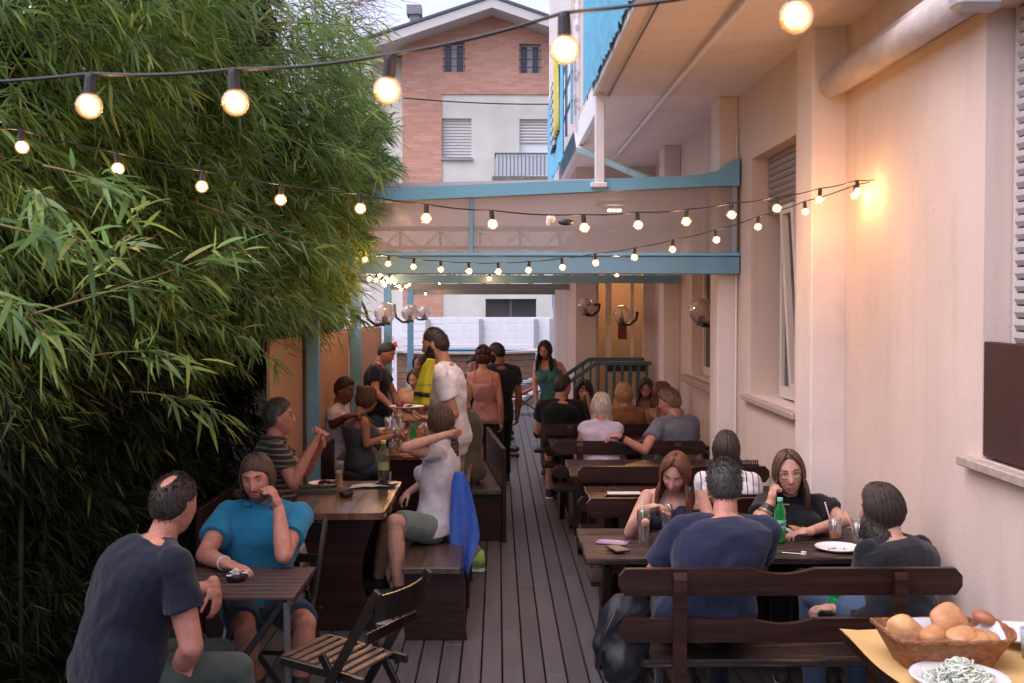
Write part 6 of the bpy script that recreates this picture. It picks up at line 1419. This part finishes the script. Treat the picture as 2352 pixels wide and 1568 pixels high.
# ================================================================== bamboo
def leaf_mat():
    m = bpy.data.materials.new('bamboo_leaf'); m.use_nodes = True; n, l = m.node_tree.nodes, m.node_tree.links; b = n['Principled BSDF']
    g = n.new('ShaderNodeNewGeometry'); r = n.new('ShaderNodeValToRGB'); e = r.color_ramp.elements
    e[0].position = 0; e[0].color = (.06, .12, .04, 1); e[1].position = 1; e[1].color = (.30, .30, .07, 1)
    x = r.color_ramp.elements.new(.5); x.color = (.15, .27, .075, 1); x = r.color_ramp.elements.new(.86); x.color = (.25, .34, .08, 1)
    l.new(g.outputs['Random Per Island'], r.inputs[0])
    l.new(r.outputs[0], b.inputs['Base Color']); b.inputs['Roughness'].default_value = .42
    t = n.new('ShaderNodeBsdfTranslucent'); hs = n.new('ShaderNodeHueSaturation'); hs.inputs['Value'].default_value = 1.6; l.new(r.outputs[0], hs.inputs['Color']); l.new(hs.outputs[0], t.inputs[0])
    mx = n.new('ShaderNodeMixShader'); mx.inputs[0].default_value = .45; l.new(b.outputs[0], mx.inputs[1]); l.new(t.outputs[0], mx.inputs[2]); l.new(mx.outputs[0], n['Material Output'].inputs[0]); return m
LEAF = leaf_mat()
stem_m = mat('bamboo_culm', (.028, .026, .014), .5, .4, var=.4, vscale=5)
twig_m = mat('bamboo_twig', (.16, .11, .04), .6, .3, var=.3)
def leaves(name, P, D, Ln, parent, wid=.095):
    "P base points, D unit directions, Ln lengths -> lance shaped drooping leaves"
    n = len(P); up = np.array([0, 0, 1.0]); side = np.cross(D, up+RNG.normal(0, .45, (n, 3))); side /= np.linalg.norm(side, axis=1)[:, None]+1e-9
    nrm = np.cross(side, D); V = np.zeros((n, 8, 3), dtype=np.float32)
    w = Ln*wid*RNG.uniform(.8, 1.25, n)*.5; dr = RNG.uniform(.05, .45, n)
    def pt(t): return P+D*(Ln*t)[:, None]-up*(dr*Ln*t*t*.8)[:, None]
    V[:, 0] = pt(np.zeros(n)); V[:, 7] = pt(np.ones(n))
    for k, (t, ww) in enumerate(((.22, .85), (.5, 1.0), (.78, .62))):
        c = pt(np.full(n, t)); V[:, 1+2*k] = c+side*(w*ww)[:, None]+nrm*(w*.25*ww)[:, None]; V[:, 2+2*k] = c-side*(w*ww)[:, None]+nrm*(w*.25*ww)[:, None]
    base = (np.arange(n)*8)[:, None]
    q = np.concatenate([base+np.array([[1, 2, 4, 3]]), base+np.array([[3, 4, 6, 5]])]); t = np.concatenate([base+np.array([[0, 2, 1]]), base+np.array([[5, 6, 7]])])
    return np_mesh(name, V.reshape(-1, 3), q, LEAF, parent, tris=t)
def interp(z, zs, xs): return np.interp(z, zs, xs)
def front(Y, z):
    base = interp(z, [0, .9, 1.4, 1.75, 2.0, 2.5, 3.0, 4.0, 5.2, 6.5], [-1.95, -1.9, -1.8, -1.6, -1.38, -1.25, -1.08, -.98, -1.15, -1.7])
    return base-interp(Y, [2, 4, 6, 8, 9.5, 11], [1.0, .85, .42, .05, 0, .35])
def lump(Y, z): return .24*np.sin(1.35*Y-.9*z+.6)*np.sin(2.1*z+.5*Y)+.14*np.sin(2.1*Y+1.3*z)+.11*np.sin(4.7*Y-3.1*z+1)+.07*np.sin(9*z+5*Y)
def ndir(v): return v/(np.linalg.norm(v, axis=1)[:, None]+1e-9)
BB = tag(empty('bamboo_hedge', (-2.2, 6, 0)), 'tall dense bamboo hedge with drooping green leaves overhanging the left side', 'bamboo')
def sprays(nt, Yr, zr, depth, per=8, ls=(.10, .19), keep=None):
    Y = RNG.uniform(*Yr, nt); z = RNG.uniform(*zr, nt)
    d = RNG.exponential(depth, nt); X = front(Y, z)+lump(Y, z)-d+RNG.normal(0, .03, nt)
    k = X > -3.0
    if keep is not None: k &= keep(X, Y, z)
    X, Y, z = X[k], Y[k], z[k]; nt = len(X)
    T = ndir(np.stack([RNG.normal(.75, .45, nt), RNG.normal(-.25, .6, nt), RNG.normal(-.1, .4, nt)], 1))
    P0 = np.stack([X, Y, z], 1); u = RNG.uniform(0, 1, (nt, per))**.6
    tl = RNG.uniform(.10, .32, nt)
    P = P0[:, None]+T[:, None]*(u*tl[:, None])[:, :, None]-np.array([0, 0, 1.0])*(u**2*.25*tl[:, None])[:, :, None]
    D = T[:, None]+RNG.normal(0, .48, (nt, per, 3))+np.array([.1, 0, -.38]); D = ndir(D.reshape(-1, 3))
    Ln = RNG.uniform(*ls, nt*per)*RNG.choice([1, 1, 1.2, .7], nt*per)
    return P.reshape(-1, 3), D, Ln, P0, T, tl
def inview(X, Y, z):
    px = 1143+2500*X/Y; py = 718-2500*(z-H0)/Y
    return (px > -130) & (py > -160) & (py < 1650)
allP, allD, allL, tw = [], [], [], []
low = sprays(5200, (3.6, 8.8), (.0, 2.2), .16, keep=inview, ls=(.08, .15))
def addspr(*a, **k):
    P, D, L, P0, T, tl = sprays(*a, **k); allP.append(P); allD.append(D); allL.append(L); tw.append((P0, T, tl))
addspr(13500, (2.6, 6.2), (1.3, 5.0), .22, keep=inview, ls=(.07, .135))
addspr(10500, (6.0, 10.2), (1.5, 5.2), .26, keep=inview, ls=(.075, .14))
addspr(700, (4.0, 8.6), (0.3, 1.6), .3, keep=inview, ls=(.09, .16))
def topthin(X, Y, z):
    px = 1143+2500*X/Y; py = 718-2500*(z-H0)/Y
    return inview(X, Y, z) & ((px < 560) | (RNG.uniform(0, 1, len(X)) < np.clip((py+40)/430, .12, 1)))
addspr(4200, (6.0, 10.8), (3.0, 6.0), .75, keep=topthin, ls=(.09, .16))
P = np.concatenate(allP); D = np.concatenate(allD); L = np.concatenate(allL)
# thin the far top against the sky, leave whole what hides the depth
px = 1143+2500*P[:, 0]/P[:, 1]; py = 718-2500*(P[:, 2]-H0)/P[:, 1]
dens = np.where(px > 520, np.clip((py+60)/480, .10, 1), 1)
edge = np.interp(py, [-100, 20, 90, 130, 200, 330, 430, 520, 600, 700], [700, 780, 850, 830, 885, 900, 890, 850, 815, 850])+25*np.sin(py*.07)
ok = (RNG.uniform(0, 1, len(P)) < dens) & (px < edge)
# keep clear of the strings, of the seated people and of the porch post
ok &= ~((py > 1080) & (px > 470)) & ~((P[:, 2] < 1.62) & (P[:, 0] > -1.62)) 
ok &= RNG.uniform(0, 1, len(P)) < np.clip((P[:, 2]-1.45+.25*np.sin(3*P[:, 1]))/.55, .05, 1)
leaves('foliage', P[ok], D[ok], L[ok], BB)
print('leaves', ok.sum())
# back layer: short dense leaves filling the depth
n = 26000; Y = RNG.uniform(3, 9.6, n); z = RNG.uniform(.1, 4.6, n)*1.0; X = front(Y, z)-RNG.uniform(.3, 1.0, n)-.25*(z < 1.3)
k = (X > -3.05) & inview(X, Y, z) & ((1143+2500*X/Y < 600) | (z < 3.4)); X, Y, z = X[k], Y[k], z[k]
Dn = ndir(RNG.normal(0, 1, (len(X), 3))+np.array([.3, -.2, -.5])); L0 = LEAF; LEAF = mat('shade_dark_bamboo_leaf', (.022, .032, .014), .7, .15, var=.4, vscale=3); lp, ld_, ll = low[0], low[1], low[2]; kk = ~((lp[:, 0] > -1.62) | ((1143+2500*lp[:, 0]/lp[:, 1]) > 640)); leaves('shaded_foliage', lp[kk]-np.array([.12, 0, 0]), ld_[kk], ll[kk], BB); leaves('inner_foliage', np.stack([X, Y, z], 1), Dn, RNG.uniform(.16, .3, len(X)), BB, wid=.2); LEAF = L0  # near-black leaf colour paints the hedge's inner and lower shade into both layers
# culms
for i in range(46):
    y = random.uniform(2.6, 10); x = random.uniform(-2.95, -2.45)-(.4 if y < 5 else 0); h = random.uniform(3.6, 6.0); lean = random.uniform(.1, .9)
    pts = [(x+lean*(t**2.4)*.9, y+random.uniform(-.02, .02)+.15*t*math.sin(i), h*t) for t in np.linspace(0, 1, 12)]
    MB().tube([Vector(p)+Vector((0, 0, -.15)) for p in pts], [random.uniform(.013, .02)*(1-.75*t) for t in np.linspace(0, 1, 12)], 7).build('culm', stem_m, BB, smooth=True)
# visible twigs inside the sprays
m = MB(); P0 = np.concatenate([a[0] for a in tw]); T = np.concatenate([a[1] for a in tw]); tl = np.concatenate([a[2] for a in tw])
idx = RNG.choice(len(P0), 3200, replace=False)
for i in idx:
    if (1143+2500*P0[i, 0]/P0[i, 1]) > 900 or (P0[i, 2] < 1.62 and P0[i, 0] > -1.7): continue
    a = Vector(P0[i]); d = Vector(T[i]); m.tube([a-d*.22+Vector((0, 0, -.03)), a, a+d*tl[i]*.9-Vector((0, 0, .2*tl[i]))], [.0028, .002, .0012], 4, cap=False)
m.build('twigs', twig_m, BB)
# long reaching branches lit by the bulbs (foreground sprays)
br = [((150, 700, 3.9), (250, 610, 3.7), (330, 470, 3.5)), ((80, 720, 3.5), (300, 660, 3.5), (560, 560, 3.5)), ((-60, 500, 3.2), (90, 540, 3.1), (200, 560, 3.0)),
      ((430, 460, 5.2), (620, 520, 5.2), (780, 610, 5.3)), ((500, 640, 6), (650, 700, 6), (790, 720, 6.1)), ((560, 480, 6.5), (720, 540, 6.5), (830, 590, 6.4)),
      ((560, 300, 6.5), (760, 330, 6.4), (890, 400, 6.3)), ((480, 200, 6), (700, 190, 6), (880, 260, 6)), ((500, 60, 6), (720, 40, 6), (880, 70, 6.2)), ((450, 140, 6), (700, 100, 6), (850, 150, 6.2)),
      ((600, 640, 7), (740, 690, 7), (830, 720, 7.2)), ((100, 380, 3.3), (200, 400, 3.2), (300, 440, 3.2)), ((200, 820, 4.6), (330, 790, 4.5), (450, 830, 4.5)), ((420, 700, 5.4), (560, 760, 5.4), (640, 840, 5.5)),
      ((300, 900, 5), (420, 900, 5), (520, 960, 5.1)), ((60, 440, 3.3), (90, 430, 3.2), (110, 520, 3.2)), ((-50, 640, 3.1), (40, 700, 3.0), (120, 780, 3.0))]
for b in br:
    p = [at(*q) for q in b]; pts = []
    for i in range(11):
        t = i/10; pts.append(p[0]*(1-t)**2+p[1]*2*t*(1-t)+p[2]*t*t)
    e = MB().tube(pts, [.0045*(1-.7*i/10) for i in range(11)], 5).build('branch', twig_m, BB, smooth=True)
    nP, nD = [], []
    for i in range(3, 11):
        d = (pts[i]-pts[i-1]).normalized()
        for j in range(7 if i > 4 else 3):
            v = d+Vector((random.gauss(0, .55), random.gauss(0, .55), random.gauss(-.15, .5))); nP.append(pts[i-1].lerp(pts[i], random.random())+Vector((random.gauss(0, .02), random.gauss(0, .02), random.gauss(0, .02)))); nD.append(v.normalized())
    nP, nD = np.array([tuple(v) for v in nP]), np.array([tuple(v) for v in nD])
    leaves('leaf_spray', nP, nD, RNG.uniform(.08, .17, len(nP)), e, wid=.11)
